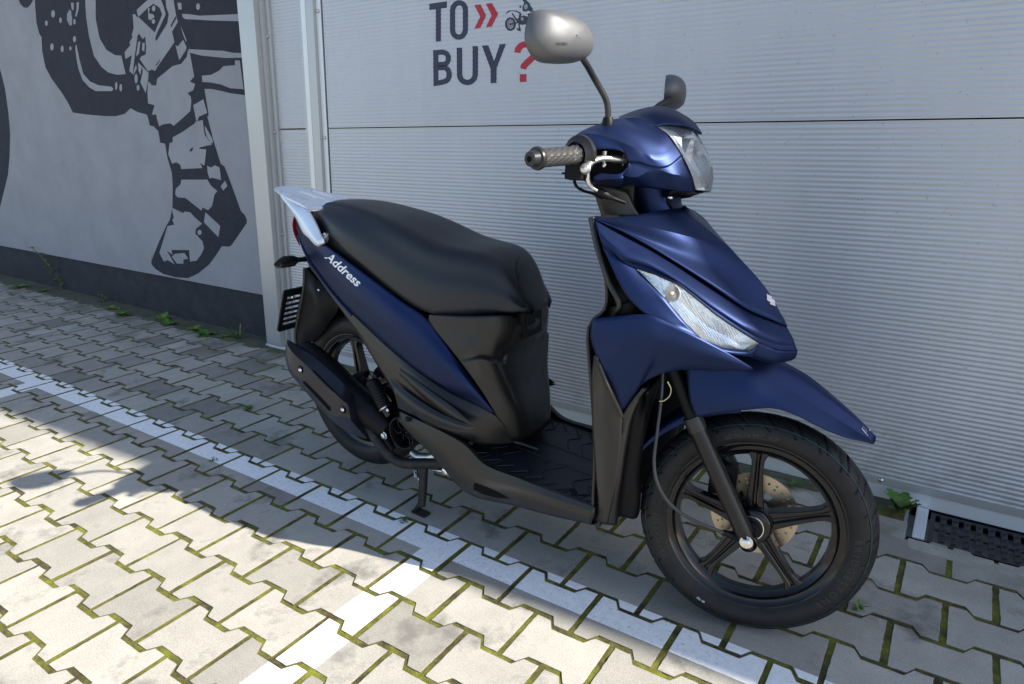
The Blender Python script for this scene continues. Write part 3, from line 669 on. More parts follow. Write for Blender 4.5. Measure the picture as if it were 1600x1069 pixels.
def wheel(name, c, R, w, xf, disc, spin, txt):
    c = np.array(c, float)
    def W(h, r, t): return c+np.array([r*math.cos(t), h, r*math.sin(t)])
    rim = MB(); hw = .031*w
    rim.lathe(c, (0, 1, 0), [(-hw, .1915), (-hw+.004, .1935), (hw-.004, .1935), (hw, .1915), (hw, .187), (hw-.005, .1825), (hw-.0065, .1735), (.014, .1665), (.011, .1585), (-.011, .1585), (-.014, .1665), (-hw+.0065, .1735), (-hw+.005, .1825), (-hw, .187)], 128, closed=True)
    rimo = rim.build('rim', m_blk2, None, 40, fn=xf)
    sp = MB()
    for k in range(5):
        a = spin+k*2*math.pi/5; d = np.array([math.cos(a), 0, math.sin(a)]); q = np.array([-math.sin(a), 0, math.cos(a)]); y = np.array([0, 1., 0])
        # I-section: two ribs with a sunken web
        N_ = 9; S_ = []
        for i in range(N_):
            s = i/(N_-1); r = .028+s*.134; hw_ = .0215-.0095*math.sin(s*math.pi*.55)+.009*max(0, s-.85)/.15; th = .017-.004*s
            S_.append([c+d*r+q*a_+y*b_ for a_, b_ in ((-hw_, -th), (-hw_*.28, -th), (-hw_*.2, -th*.6), (hw_*.2, -th*.6), (hw_*.28, -th), (hw_, -th), (hw_, th), (-hw_, th))])
        v = [p for s_ in S_ for p in s_]; f = [(i*8+j, i*8+(j+1) % 8, (i+1)*8+(j+1) % 8, (i+1)*8+j) for i in range(N_-1) for j in range(8)]
        sp.add(v, f)
    sp.lathe(c, (0, 1, 0), [(-.036, .0001), (-.036, .022), (-.034, .037), (-.022, .043), (.022, .043), (.034, .040), (.036, .0001)], 48)
    spo = sp.build('spokes', m_blk2, None, 30, fn=xf, bevel=.0015, seg=1)
    v, f, gset = tyre(R, w, .190)
    ty = MB(); ty.add([W(*q) for q in v], f); tyo = ty.build('tyre', m_rub, None, 50, fn=xf, weld=False); tyo.data.materials.append(m_black); tyo.data.polygons.foreach_set('material_index', [1 if sum(i in gset for i in p) >= 3 else 0 for p in f])  # tread groove faces coloured black, imitating the shade inside the grooves
    root = empty('wheel'); parts = [rimo, spo, tyo]
    ring = MB(); ring.lathe(c, (0, 1, 0), [(-.0368*w, R-.0190), (-.0358*w, R-.0174)], 96); parts.append(ring.build('mould_line', m_tline, None, 40, fn=xf))
    for s, size, rc, a0, sgn in txt:
        tv, tf = textmesh(s, size); L = max(p[0] for p in tv); out = MB(); hb = lambda r: -.0430*w+(.0012 if abs(r-(R-.038)) > .010 else 0)
        V = []
        for p in tv:
            r = rc+p[1]; V.append(W(-.0411*w, r, a0-p[0]/rc) if sgn > 0 else W(-.0411*w, rc-p[1], a0+p[0]/rc))
        out.add(V, tf); parts.append(out.build('sidewall_lettering', m_rubL if size > .008 else m_white, None, None, fn=xf, recalc=False))
    if disc:
        hs = []
        for k in range(30):
            a = k*2*math.pi/30
            for rr_ in ((.073, .0035), (.083, .0028)) if k % 2 else ((.079, .0032),): hs.append([((rr_[0])*math.cos(a)+rr_[1]*math.cos(t), rr_[0]*math.sin(a)+rr_[1]*math.sin(t)) for t in np.linspace(0, 2*math.pi, 9)[:-1]])
        for k in range(5):
            a = k*2*math.pi/5; hs.append([(.052*math.cos(a+e_)*g_, .052*math.sin(a+e_)*g_) for e_, g_ in ((-.35, .85), (0, .82), (.35, .85), (.38, 1.1), (0, 1.14), (-.38, 1.1))])
        hs.append([(.036*math.cos(t), .036*math.sin(t)) for t in np.linspace(0, 2*math.pi, 25)[:-1]])
        pm_ = plate([(.095*math.cos(t), .095*math.sin(t)) for t in np.linspace(0, 2*math.pi, 73)[:-1]], hs, lambda a, b, h: c+np.array([a, .045+h, b]), .004)
        parts.append(pm_.build('brake_disc', m_disc, None, 30, fn=xf, weld=True))
    bpy.data.objects.remove(root)
    root = empty(name); root.parent = scooter
    for p in parts: p.parent = root
    return root
TX = [('B R I D G E S T O N E', .0190, .2010, math.radians(6), 1), ('80/90-14 M/C 40P', .0145, .2030, math.radians(112), 1), ('BATTLAX SCF', .017, .2015, math.radians(212), 1), ('00 720', .007, .212, math.radians(248), 1)]
wheel('front_wheel', (1.26, 0, .25), .25, 1., steer, True, math.radians(92), TX)
wheel('rear_wheel', (0, 0, .288), .259, 1.12, None, False, math.radians(100), [('90/90-14', .015, .2060, math.radians(140), 1)])

def part(mb, name, m, parent=None, **k): return mb.build(name, m, parent if parent is not None else scooter, **k)
def sticker(polys, ox, oy, sc, tree, m, parent, name, lift=.0042):
    mb_ = MB()
    for P_ in polys:
        Q, F = cdt([P_]); V = [on(tree, ox+p[0]/sc, oy+p[1]/sc, lift) for p in Q]
        if all(v is not None for v in V): mb_.add(V, F)
    return part(mb_, name, m, parent, smooth=None, recalc=False)
def S(rows, **k): mb = MB(); mb.add(*surf(rows, **k)); return mb
# axle hardware, front
AXC = np.array([1.257, 0, .25])
b = MB(); b.lathe(AXC, (0, -1, 0), [(.036, .0275), (.040, .0283), (.042, .0270), (.042, .0250)], 48); part(b, 'hub_seal_ring', m_chr, fn=steer)
b = MB(); b.lathe(AXC, (0, -1, 0), [(.034, .027), (.044, .025), (.047, .020), (.056, .018), (.058, .012), (.085, .012)], 40); part(b, 'wheel_spacer', m_blk, fn=steer)
b = MB(); b.tube(LL(c3s, (590, 645, -.062), (560, 640, -.070), (520, 632, -.080), (470, 615, -.09)), [.013, .0095, .0085, .0055], 14); b.box((1.235, -.062, .235), (1.272, -.046, .265)); part(b, 'speedometer_drive', m_blk, fn=steer, bevel=.005)
for s in (-1, 1):
    leg = MB(); y = s*.078
    leg.tube([(1.262, y, .222), (1.255, y, .236), (1.240, y, .262), (1.205, y, .325), (1.125, y, .468)], [.013, .0185, .0192, .0192, .0192], 28)
    leg.lathe((1.255, y-.014, .236), (0, 1, 0), [(0, .017), (.002, .019), (.026, .019), (.028, .017)], 28)
    L_ = part(leg, 'fork_leg', m_fork, fn=steer)
    cap = MB(); cap.tube([(1.128, y, .462), (1.113, y, .489)], [.0208, .0205], 28); part(cap, 'dust_seal', m_cap, L_, fn=steer)
    up = MB(); up.tube([(1.12, y, .48), (.99, y*.9, .72)], .016, 20); part(up, 'fork_tube', m_blk, L_, fn=steer)
b = bolt(scooter, (1.2515, -.0935, .2405), .0105, (0, -1, 0), m_chr, 'axle_nut', steer, True)
cab = MB(); cab.tube(cr(LL(c3s, (500, 627, -.085), (430, 600, -.10), (330, 555, -.115), (250, 490, -.122), (205, 410, -.125), (192, 330, -.12), (205, 200, -.11), (222, 60, -.10), (228, -60, -.09)), 60), .0038, 12); part(cab, 'speedometer_cable', m_cable, fn=steer)
cab = MB(); cab.tube(cr(LL(c3s, (248, -10, -.095), (262, 20, -.095), (256, 50, -.1), (232, 70, -.108), (214, 72, -.108)), 24), .0016, 8); part(cab, 'cable_guide', mat('brass_wire', (.7, .55, .3), .3, 1), fn=steer)
cal = MB(); cal.box((1.155, .028, .285), (1.215, .075, .355)); cal.box((1.165, .02, .30), (1.20, .085, .34)); cal.lathe((1.185, .02, .318), (0, -1, 0), [(0, .021), (.008, .021), (.012, .017), (.012, .0001)], 24)
cal.tube([(1.16, .03, .36), (1.13, .03, .39), (1.12, .03, .44), (1.13, .03, .50)], .006, 10); part(cal, 'brake_caliper', m_blk, fn=steer, bevel=.004)

# ---------- front mudguard
FT = lambda *p: LL(c2s, *p)
r0 = [ats(1368, 690, -.002)]+FT((1300, 938, 0), (1200, 848, 0), (1100, 768, 0), (1000, 710, 0))
r0 += [r0[-1]+np.array([-.055, 0, .028]), r0[-1]+np.array([-.14, 0, .055])]
r1 = [ats(1366, 692, -.008)]+FT((1325, 1013, -.022), (1250, 964, -.031), (1150, 900, -.040), (1050, 840, -.047), (950, 785, -.056), (860, 738, -.068), (720, 700, -.09), (590, 690, -.098))
r2 = [ats(1364, 694, -.012)]+FT((1345, 1042, -.030), (1250, 1020, -.052), (1150, 980, -.066), (1050, 930, -.077), (960, 903, -.085), (820, 910, -.097), (720, 922, -.1), (635, 937, -.102))
r15 = [ats(1365, 693, -.010)]+FT((1338, 1030, -.026), (1250, 993, -.042), (1150, 942, -.054), (1050, 887, -.063), (960, 848, -.072), (850, 825, -.09), (740, 850, -.101), (605, 855, -.104))
r01 = [(a*.5+b_*.5)+np.array([0, 0, .010]) for a, b_ in zip(cr(r0, 9), cr(r1, 9))]
mb = S([r0, r01, r1], nu=40, nv=5); mb.add(*surf([r1, r15, r2], nu=40, nv=5)); 
fender = part(mb, 'front_mudguard', m_blue, mirror=True, fn=steer, smooth=15, thick=.003)
trf = BVHTree.FromPolygons([v.co[:] for v in fender.data.vertices], [p.vertices[:] for p in fender.data.polygons])
bars = [[(530+28*i+a, 390+34*i+b_) for a, b_ in ((0, 0), (14, -12), (40+a2, -75), (28+a2, -70))] for i, a2 in enumerate((22, 26, 30, 30, 26))]
sticker(bars+[[(685, 600), (712, 622), (800, 425), (782, 412)], [(524, 392), (540, 384), (680, 556), (664, 566)]], 1320, 650, 19.92, trf, m_white, fender, 'sticker')
# rear half of the mudguard wraps the tyre; the black flap hangs below it
def arcg(r, a0, a1, w, n=16): return [[(1.26+r*math.cos(math.radians(a)), y, .25+(r-dr)*math.sin(math.radians(a))) for a in np.linspace(a0, a1, n)] for y, dr in ((-w, .03), (-w*.96, .008), (-w*.6, .0), (w*.6, .0), (w*.96, .008), (w, .03))]
mb = MB(); mb.add(*surf(arcg(.292, 100, 152, .062), nu=20, nv=3)); part(mb, 'mudguard_rear', m_blue, fender, fn=steer, thick=.003)
mb = MB(); mb.add(*surf(arcg(.288, 150, 176, .058), nu=16, nv=3)); part(mb, 'mudflap', m_blk, fender, fn=steer, thick=.003)

# ---------- front cowl
TE = LL(c2, (212, 108, -.166), (300, 108, -.135), (420, 92, -.09), (520, 74, -.04), (575, 70, 0))
FC = LL(c2, (212, 111, -.168), (330, 122, -.150), (450, 150, -.122), (610, 190, -.062), (775, 236, 0))
MC = LL(c2, (211, 112, -.169), (380, 178, -.138), (560, 250, -.092), (730, 322, -.046), (922, 402, 0))
CC = LL(c2, (210, 113, -.170), (300, 150, -.160), (430, 220, -.140), (560, 300, -.116), (700, 390, -.090), (850, 490, -.056), (960, 537, -.024), (1012, 562, 0))
mb = S([TE, FC, MC, CC], nu=36, nv=6, hard=(1,)); cowl = part(mb, 'front_cowl', m_blue, mirror=True, smooth=18, thick=.003)
s0 = LL(c2, (209, 116, -.168), (300, 158, -.152), (430, 228, -.130), (560, 308, -.106), (700, 398, -.080), (850, 492, -.048), (950, 535, -.020), (1002, 556, 0))
s1 = LL(c2, (225, 165, -.184), (330, 255, -.186), (430, 290, -.168), (560, 365, -.146), (700, 465, -.116), (850, 560, -.078), (960, 605, -.040), (1035, 612, 0))
s2 = Lin(LL(c2, (248, 240, -.193), (330, 318, -.188), (388, 319, -.174), (460, 340, -.165), (561, 384, -.150), (640, 446, -.135), (716, 509, -.119), (800, 566, -.097), (890, 625, -.070), (980, 660, -.038), (1054, 662, 0)))
s15 = [a*.3+b_*.7+np.array([-.001, .003, 0]) for a, b_ in zip(cr(s1, 60), cr(s2, 60))]
mb = S([s0, s1, s15, s2], nu=80, nv=5)
n2 = LL(c2, (890, 628, -.070), (980, 660, -.038), (1054, 662, 0)); n3 = LL(c2, (872, 672, -.074), (970, 700, -.038), (1046, 688, 0)); n4 = LL(c2, (865, 690, -.06), (960, 712, -.03), (1030, 700, 0))
mb.add(*surf([n2, n3, n4], nu=16, nv=4))
SLo = Lin(LL(c2, (388, 326, -.174), (500, 442, -.174), (588, 546, -.160), (655, 616, -.139), (755, 652, -.108), (862, 664, -.080), (895, 634, -.068)))
OU = LL(c2, (248, 240, -.193), (345, 432, -.203), (430, 512, -.197), (540, 560, -.178), (640, 606, -.158), (760, 668, -.120), (872, 690, -.074))
MI = [(a+b_)/2+np.array([0, -.004, 0]) for a, b_ in zip(cr(SLo, 25), cr(OU, 25))]
mb.add(*surf([SLo, MI, OU], nu=60, nv=4))
part(mb, 'nose_cowl', m_blue, cowl, mirror=True, smooth=28, thick=.003)
# indicator set in the cowl
U_ = Lin(LL(c2, (388, 320, -.175), (460, 342, -.168), (561, 386, -.154), (640, 448, -.139), (716, 511, -.123), (800, 568, -.101), (893, 627, -.072)))
mi = [(a+b_)/2+np.array([.002, -.004, 0]) for a, b_ in zip(cr(U_, 9), cr(SLo, 9))]
for s in (1, -1):
    fy = (lambda p: p) if s == 1 else (lambda p: (p[0], -p[1], p[2]))
    sig = part(S([U_, mi, SLo], nu=60, nv=5), 'indicator', m_glass, fn=fy)
    dn = lambda R_, d_: [p+np.array([-.010, d_, -.004]) for p in R_]
    rfl = part(S([U_, dn(mi, .018), SLo], nu=9, nv=2), 'reflector', m_flut, sig, fn=fy, smooth=None)
    gk = MB(); gk.tube(list(Lin(U_, 60))+list(Lin(SLo, 60))[::-1], .0014, 6, closed=True); part(gk, 'gasket', m_blk, sig, fn=fy)
    bb = MB(); q = (mi[2]*.75+mi[3]*.25+np.array([-.001, .0055, -.001])); bb.lathe(q, (0, -1, .2), [(-.01, .0055), (0, .006), (.004, .005), (.007, .0025), (.008, .0001)], 20); part(bb, 'bulb', m_org, sig, fn=fy)
    bb = MB(); bb.lathe(q, (0, -1, .2), [(-.002, .0165), (.001, .0160), (-.004, .012), (-.008, .007)], 28); part(bb, 'bulb_bowl', m_refl, sig, fn=fy)
# emblem on the nose
sticker([[(358, 280), (518, 368), (515, 420), (610, 490), (612, 560), (640, 668), (455, 600), (475, 545), (365, 470), (370, 400)]], 1180, 445, 19.92, bvh(cowl), m_emb, cowl, 'emblem')
# ---------- leg shield: blue side panels, dark lower shield, inner shield
VV = [LL(c2, (207, 527, -.211), (195, 600, -.216), (235, 720, -.210), (280, 820, -.195), (325, 925, -.172)),
      LL(c2, (320, 516, -.207), (310, 620, -.214), (318, 720, -.203), (325, 820, -.189), (337, 912, -.170)),
      LL(c2, (430, 511, -.198), (430, 600, -.203), (425, 680, -.190), (402, 770, -.176), (362, 878, -.165)),
      LL(c2, (520, 545, -.184), (505, 620, -.188), (485, 680, -.176), (450, 740, -.164), (418, 793, -.159)),
      LL(c2, (640, 604, -.159), (625, 655, -.163), (605, 690, -.157), (575, 722, -.150), (545, 742, -.145)),
      LL(c2, (760, 668, -.123), (752, 692, -.127), (742, 710, -.124), (732, 728, -.120), (720, 742, -.116)),
      LL(c2, (866, 732, -.087), (867, 734, -.087), (868, 736, -.087), (868, 738, -.087), (867, 741, -.086))]
for s in (1, -1):
    part(S(VV, nu=20, nv=6), 'side_cowl', m_blue, fn=(lambda p: p) if s == 1 else (lambda p: (p[0], -p[1], p[2])), thick=.004)
ls = MB()
eL = LL(f6, (90, 228, -.207), (77, 320, -.204), (76, 480, -.196), (84, 650, -.187), (95, 800, -.179), (108, 945, -.171), (96, 1008, -.160))
eR = LL(f6, (100, 236, -.214), (148, 368, -.208), (216, 516, -.182), (214, 640, -.182), (195, 800, -.180), (170, 930, -.176), (150, 1038, -.160))
eM = [(a+b_)/2+np.array([.006, -.004, 0]) for a, b_ in zip(cr(eL, 9), cr(eR, 9))]
eR2 = LL(f6, (330, 386, -.163), (322, 430, -.163), (268, 520, -.166), (235, 640, -.162), (225, 800, -.158), (235, 930, -.150), (240, 1044, -.135))
eR3 = LL(f6, (330, 386, -.158), (345, 430, -.150), (330, 540, -.140), (310, 660, -.128), (300, 800, -.120), (300, 930, -.112), (290, 1004, -.105))
eC = [(1.055, 0, .60), (1.030, 0, .54), (1.000, 0, .47), (.985, 0, .40), (.98, 0, .34), (.98, 0, .28), (.99, 0, .235)]
ls.add(*surf([eL, eM, eR], nu=36, nv=5))
eB = [p+np.array([-.010, .020, -.004]) for p in cr(eR, 9)]
ls.add(*surf([cr(eR, 9), eB], nu=36, nv=2))
FL = (lambda p: p, lambda p: np.array([p[0], -p[1], p[2]]))
shield = part(ls, 'leg_shield', m_dark, fn=FL[0], smooth=30, thick=.004); shield2 = part(ls, 'leg_shield', m_dark, fn=FL[1], smooth=30, thick=.004)
eW = LL(f6, (330, 386, -.166), (300, 440, -.168), (262, 520, -.172), (236, 640, -.172), (214, 800, -.170), (196, 930, -.166), (190, 1040, -.150))
eS = LL(f6, (216, 520, -.180), (214, 600, -.180), (208, 700, -.179), (196, 800, -.178), (182, 900, -.176), (165, 980, -.170), (150, 1038, -.158))
eV = [p+np.array([-.012, .045, -.004]) for p in cr(eW, 9)]; eV2 = LL(f6, (345, 400, -.130), (345, 470, -.118), (335, 560, -.105), (315, 680, -.098), (300, 800, -.094), (300, 930, -.09), (290, 1004, -.085))
sd_ = MB(); sd_.add(*surf([eS, eW], nu=30, nv=3)); [part(sd_, 'shield_flank', m_dark, (shield, shield2)[i], fn=FL[i], smooth=30, thick=.003) for i in (0, 1)]
rc = MB(); rc.add(*surf([eW, eV, eV2, [(1.05, 0, .60), (1.025, 0, .54), (.998, 0, .47), (.985, 0, .40), (.98, 0, .34), (.98, 0, .28), (.99, 0, .235)]], nu=36, nv=4)); part(rc, 'wheel_recess', m_blk, shield, mirror=True, smooth=50, thick=.003)  # black instead of dark grey paints in the deep shade of the recess
# V-shaped rib framing the blue panel
rb = MB(); rb.tube(cr(LL(f6, (93, 232, -.210), (120, 300, -.212), (160, 395, -.206), (200, 480, -.188), (224, 522, -.178), (262, 470, -.172), (300, 420, -.168), (328, 388, -.164)), 40), .0048, 8); [part(rb, 'shield_rib', m_dark, (shield, shield2)[i], fn=FL[i]) for i in (0, 1)]
# inner shield facing the rider, with glove pockets
IR = []
for z, x, w_ in ((.915, .925, .166), (.86, .955, .19), (.80, .985, .20), (.74, .985, .20), (.70, .955, .212), (.60, .958, .206), (.50, .962, .194), (.40, .962, .184), (.30, .957, .176), (.262, .955, .172)):
    IR.append([(x, -w_, z), (x-.006, -w_*.9, z), (x+.03, -w_*.6, z), (x+.01, 0, z), (x+.03, w_*.6, z), (x-.006, w_*.9, z), (x, w_, z)])
inner = part(S(IR, nu=28, nv=3), 'inner_shield', m_dark, thick=.006)
for s in (-1, 1):
    ro = MB(); ro.tube(cr([(.93, s*.165, .915), (.958, s*.187, .86), (.990, s*.200, .80), (1.018, s*.200, .755), (1.0, s*.19, .73)], 24), .006, 8); part(ro, 'shield_edge', m_dark, inner)
pk = MB(); pk.lathe((1.005, -.14, .735), (-.35, 0, 1), [(-.05, .03), (-.03, .045), (.0, .05), (.012, .05), (.014, .046), (-.03, .040), (-.03, .0001)], 28); part(pk, 'glove_pocket', m_blk, inner)
hk = MB(); hk.tube(LL(c2, (215, 232, -.14), (228, 226, -.13), (245, 240, -.12)), .005, 8); part(hk, 'bag_hook', m_blk, inner)
# hull that closes the front body
hb = MB(); hb.add(*surf([[(.94, -.13, .90), (1.03, -.11, .86), (1.12, -.06, .80), (1.17, 0, .78)], [(.99, -.17, .76), (1.10, -.14, .74), (1.2, -.07, .70), (1.25, 0, .69)], [(.98, -.18, .62), (1.05, -.13, .615), (1.14, -.06, .62), (1.2, 0, .62)]], nu=14, nv=4)); part(hb, 'inner_body', m_blk, inner, mirror=True)

# ---------- footboard and side skirts
kt = LL(c5_, (600, 517, -.172), (690, 560, -.177), (780, 603, -.181), (870, 656, -.183), (950, 735, -.183), (1100, 797, -.183), (1250, 857, -.179), (1412, 916, -.173))
km = LL(c5_, (600, 535, -.175), (680, 600, -.183), (760, 660, -.187), (840, 730, -.189), (930, 792, -.189), (1080, 842, -.189), (1240, 897, -.185), (1408, 950, -.177))
kb = LL(c5_, (596, 548, -.165), (650, 612, -.168), (710, 672, -.170), (770, 735, -.170), (845, 825, -.168), (905, 866, -.165), (1060, 902, -.160), (1230, 947, -.158), (1402, 986, -.156))
ku = [p+np.array([.02, .05, .005]) for p in cr(kb, 9)]
ki = [p+np.array([0, .012, -.003]) for p in cr(kt, 9)]
skl = []
for s in (1, -1):
    fy = (lambda p: p) if s == 1 else (lambda p: (p[0], -p[1], p[2]))
    sk = part(S([ki, kt, km, kb, ku], nu=48, nv=5, hard=(1,)), 'side_skirt', m_dark, fn=fy, smooth=40, thick=.003); skl.append(sk)
tr = bvh(skl[0])
def patch(tree, poly, cx, sc, lift=.0042, step=9):
    P_ = np.array(poly, float); (x0, y0), (x1, y1) = P_.min(0), P_.max(0)
    ex_ = [(x, y) for x in np.arange(x0+step/2, x1, step) for y in np.arange(y0+step/2, y1, step) if inpoly((x, y), poly)]
    Q, F = cdt([poly], (), ex_); V = [on(tree, cx[0]+p[0]/sc, cx[1]+p[1]/sc, lift) for p in Q]
    mb_ = MB(); F = [f_ for f_ in F if all(V[i] is not None for i in f_)]; mb_.add([v if v is not None else (0, 0, 0) for v in V], F)
    return mb_
part(patch(tr, [(908, 812), (940, 822), (990, 842), (1030, 862), (1056, 878), (1010, 876), (950, 862), (905, 840)], (400, 450), 8/3), 'vent_shade', m_black, skl[0])  # black sheet on the skirt, painting the shade inside the scoop opening
# floor
fl = MB(); FX = [(.43, .300, .165), (.52, .292, .176), (.60, .278, .176), (.75, .268, .176), (.90, .262, .172), (.955, .262, .168)]
fl.add(*surf([[(x, -w_, z), (x, -w_*.6, z-.004), (x, 0, z-.004), (x, w_*.6, z-.004), (x, w_, z)] for x, z, w_ in FX], nu=16, nv=3)); fl.box((.5, -.14, .20), (.955, .14, .25))
floor = part(fl, 'footboard', m_mat, thick=.004)
fr = MB()
def fz(x): return float(np.interp(x, [q[0] for q in FX], [q[1] for q in FX]))
for k in range(9):
    x = .56+.043*k
    for s in (-1, 1):
        if k % 3: fr.tube([(x, s*.16, fz(x)+.0005), (x+.012, s*.12, fz(x)-.001), (x-.010, s*.09, fz(x)-.002), (x+.02, s*.045, fz(x)-.003)], .0016, 6)
        fr.tube([(x+.02, s*.155, fz(x)+.0005), (x+.05, s*.125, fz(x)-.001)], .0014, 6)
for s in (-1, 1):
    for yy in (.163, .035): fr.tube([(x, s*yy, fz(x)-(0 if yy > .1 else .002)) for x in np.linspace(.52, .93, 12)], .0018, 6)
part(fr, 'tread_ribs', m_mat, floor)
bolt(floor, (.885, -.14, .264), .007, (0, 0, 1), m_blk); bolt(floor, at(400+897*3/8, 450+646*3/8, -.165), .007, (0, -.6, .8), m_blk)

# ---------- rear body
BU = LL(c4_, (163, 205, -.080), (185, 214, -.100), (235, 288, -.123), (300, 335, -.138), (400, 408, -.148), (480, 468, -.153), (600, 558, -.158), (700, 626, -.159), (722, 652, -.159), (850, 825, -.150), (992, 1027, -.122))
BM = LL(c4_, (170, 235, -.086), (215, 300, -.110), (280, 385, -.138), (380, 480, -.157), (480, 562, -.168), (600, 660, -.177), (720, 765, -.177), (850, 880, -.165), (992, 1027, -.122))
BL = LL(c4_, (172, 262, -.080), (205, 345, -.095), (265, 440, -.114), (360, 562, -.134), (500, 700, -.152), (650, 830, -.165), (800, 931, -.158), (992, 1028, -.122))
for s in (1, -1):
    fy = (lambda p: p) if s == 1 else (lambda p: (p[0], -p[1], p[2]))
    pn = part(S([BU, BM, BL], nu=60, nv=8), 'side_panel', m_blue, fn=fy, smooth=50, thick=.003)
    if s == 1: sp_tree = bvh(pn); sp_obj = pn
    st_ = MB(); st_.tube(cr(LL(c4_, (178, 290, -.078), (205, 360, -.092), (262, 455, -.111), (350, 566, -.130), (400, 620, -.137)), 30), .0045, 8); part(st_, 'trim_strip', m_blue, pn, fn=fy)
# script on the right panel, upper line then letters reading down the panel
tv, tf = textmesh('Address', 1., .022, .12); Lx = max(p[0] for p in tv)
V = []; P0_ = np.array([930., 455.]); P1_ = np.array([1470., 945.]); dr = (P1_-P0_)/np.linalg.norm(P1_-P0_); nr = np.array([dr[1], -dr[0]])
for p in tv:
    q = P0_+(p[0]/Lx)*(P1_-P0_)+p[1]*(nr*195+dr*5); V.append(on(sp_tree, 420+q[0]/10.667, 360+q[1]/10.667, .0042))
if all(v is not None for v in V): t_ = MB(); t_.add(V, tf); part(t_, 'lettering', m_white, sp_obj, smooth=None, recalc=False)
# dark cover below the blue panel
U0 = LL(c4_, (205, 352, -.088), (265, 446, -.108), (360, 568, -.129), (500, 705, -.147), (650, 834, -.160), (800, 935, -.153), (992, 1032, -.118), (1080, 1146, -.078))
R1 = LL(c4_, (215, 395, -.088), (290, 505, -.115), (400, 645, -.138), (520, 775, -.156), (640, 880, -.170), (760, 975, -.173), (920, 1065, -.145), (1080, 1147, -.078))
R2_ = LL(c4_, (225, 420, -.085), (330, 560, -.118), (440, 720, -.140), (520, 850, -.155), (590, 960, -.168), (690, 1055, -.176), (800, 1112, -.172), (930, 1160, -.140), (1080, 1152, -.078))
for s in (1, -1):
    fy = (lambda p: p) if s == 1 else (lambda p: (p[0], -p[1], p[2]))
    cv = part(S([U0, R1, R2_], nu=50, nv=6), 'lower_cover', m_dark, fn=fy, smooth=50, thick=.003)
    fin = S([LL(c5_, (557, 372, -.170), (640, 440, -.182), (750, 512, -.187), (860, 562, -.187), (908, 582, -.184)), LL(c5_, (575, 430, -.184), (650, 490, -.195), (760, 547, -.197), (850, 577, -.193), (908, 583, -.184)), LL(c5_, (592, 500, -.172), (680, 540, -.182), (780, 580, -.186), (860, 592, -.187), (908, 585, -.184))], nu=24, nv=5); part(fin, 'fin', m_dark, cv, fn=fy)
    fin = S([LL(c5_, (600, 330, -.166), (720, 425, -.180), (830, 505, -.184), (905, 572, -.184)), LL(c5_, (600, 350, -.172), (715, 450, -.187), (825, 530, -.190), (905, 574, -.184)), LL(c5_, (590, 370, -.164), (710, 470, -.178), (820, 545, -.183), (905, 576, -.183))], nu=24, nv=4); part(fin, 'fin', m_dark, cv, fn=fy)
bolt(scooter, c5_(632, 546, -.182), .007, (0, -1, 0), m_blk, 'screw')
# centre cover under the seat nose
def pixel(p):
    w_ = OS+p[0]*SX+p[1]*SY+p[2]*EZ-CAM; z_ = w_@FW; return 800+FPX*(w_@RT)/z_, 534.5-FPX*(w_@UP)/z_
SILK = [(640+x/3.819, 440+y/3.819) for x, y in ((785, 150), (785, 250), (770, 350), (790, 400), (795, 560), (828, 680), (835, 850), (835, 1100))]
def crow(pre, rdg, sil):
    def f(l):
        q = k7(*rdg, -l); u_, v_ = pixel((q[0], l, q[2])); return u_-np.interp(v_, [p[1] for p in SILK], [p[0] for p in SILK])
    lo, hi = .025, .12
    for _ in range(30):
        md_ = (lo+hi)/2
        if f(md_) > 0: hi = md_
        else: lo = md_
    L_ = lo; q = k7(*rdg, -L_)
    return [k7(*p) for p in pre]+[q, np.array([q[0]+.004, -L_*.6, q[2]-.002]), np.array([q[0]+.006, 0, q[2]-.003])]
HR = [crow([(120, 198, -.157), (300, 206, -.150), (450, 205, -.130), (600, 204, -.080)], (650, 214), (786, 183)),
      crow([(122, 248, -.158), (260, 290, -.154), (450, 300, -.132), (600, 298, -.082)], (664, 290), (787, 255)),
      crow([(245, 400, -.162), (400, 405, -.146), (500, 412, -.118), (560, 410, -.085)], (592, 395), (771, 350)),
      crow([(300, 470, -.158), (430, 446, -.137), (510, 462, -.107), (552, 470, -.082)], (577, 462), (790, 420)),
      crow([(312, 487, -.159), (430, 466, -.145), (510, 490, -.116), (552, 500, -.090)], (572, 498), (790, 420)),
      crow([(430, 650, -.138), (500, 642, -.120), (560, 640, -.098), (590, 640, -.082)], (606, 640), (798, 580)),
      crow([(520, 800, -.114), (565, 792, -.102), (605, 782, -.088), (635, 780, -.076)], (648, 780), (830, 720)),
      crow([(622, 955, -.082), (634, 955, -.079), (646, 952, -.075), (657, 948, -.071)], (668, 942), (838, 850))]
mbh = S([Lin(r_[:5], 40) if 0 else r_[:5] for r_ in HR], nu=26, nv=5, hard=(3, 4)); mbh.add(*surf([r_[4:] for r_ in HR], nu=14, nv=5, hard=(3, 4)))
cc_ = part(mbh, 'centre_cover', m_dark, mirror=True, smooth=24, thick=.003)
fb_ = MB(); fb_.box((.50, -.045, .58), (.668, .045, .676)); part(fb_, 'latch_housing', m_blk, cc_, bevel=.006)
lk = MB(); lk.box((.655, -.050, .618), (.682, -.005, .655)); part(lk, 'seat_latch', m_blk, cc_, bevel=.004)
# skirt of the centre cover running onto the floor
ft = MB(); ft.tube(cr(LL(k7, (622, 957, -.082), (680, 972, -.070), (770, 1003, -.060)), 12), .004, 8); part(ft, 'cover_lip', m_dark, cc_)
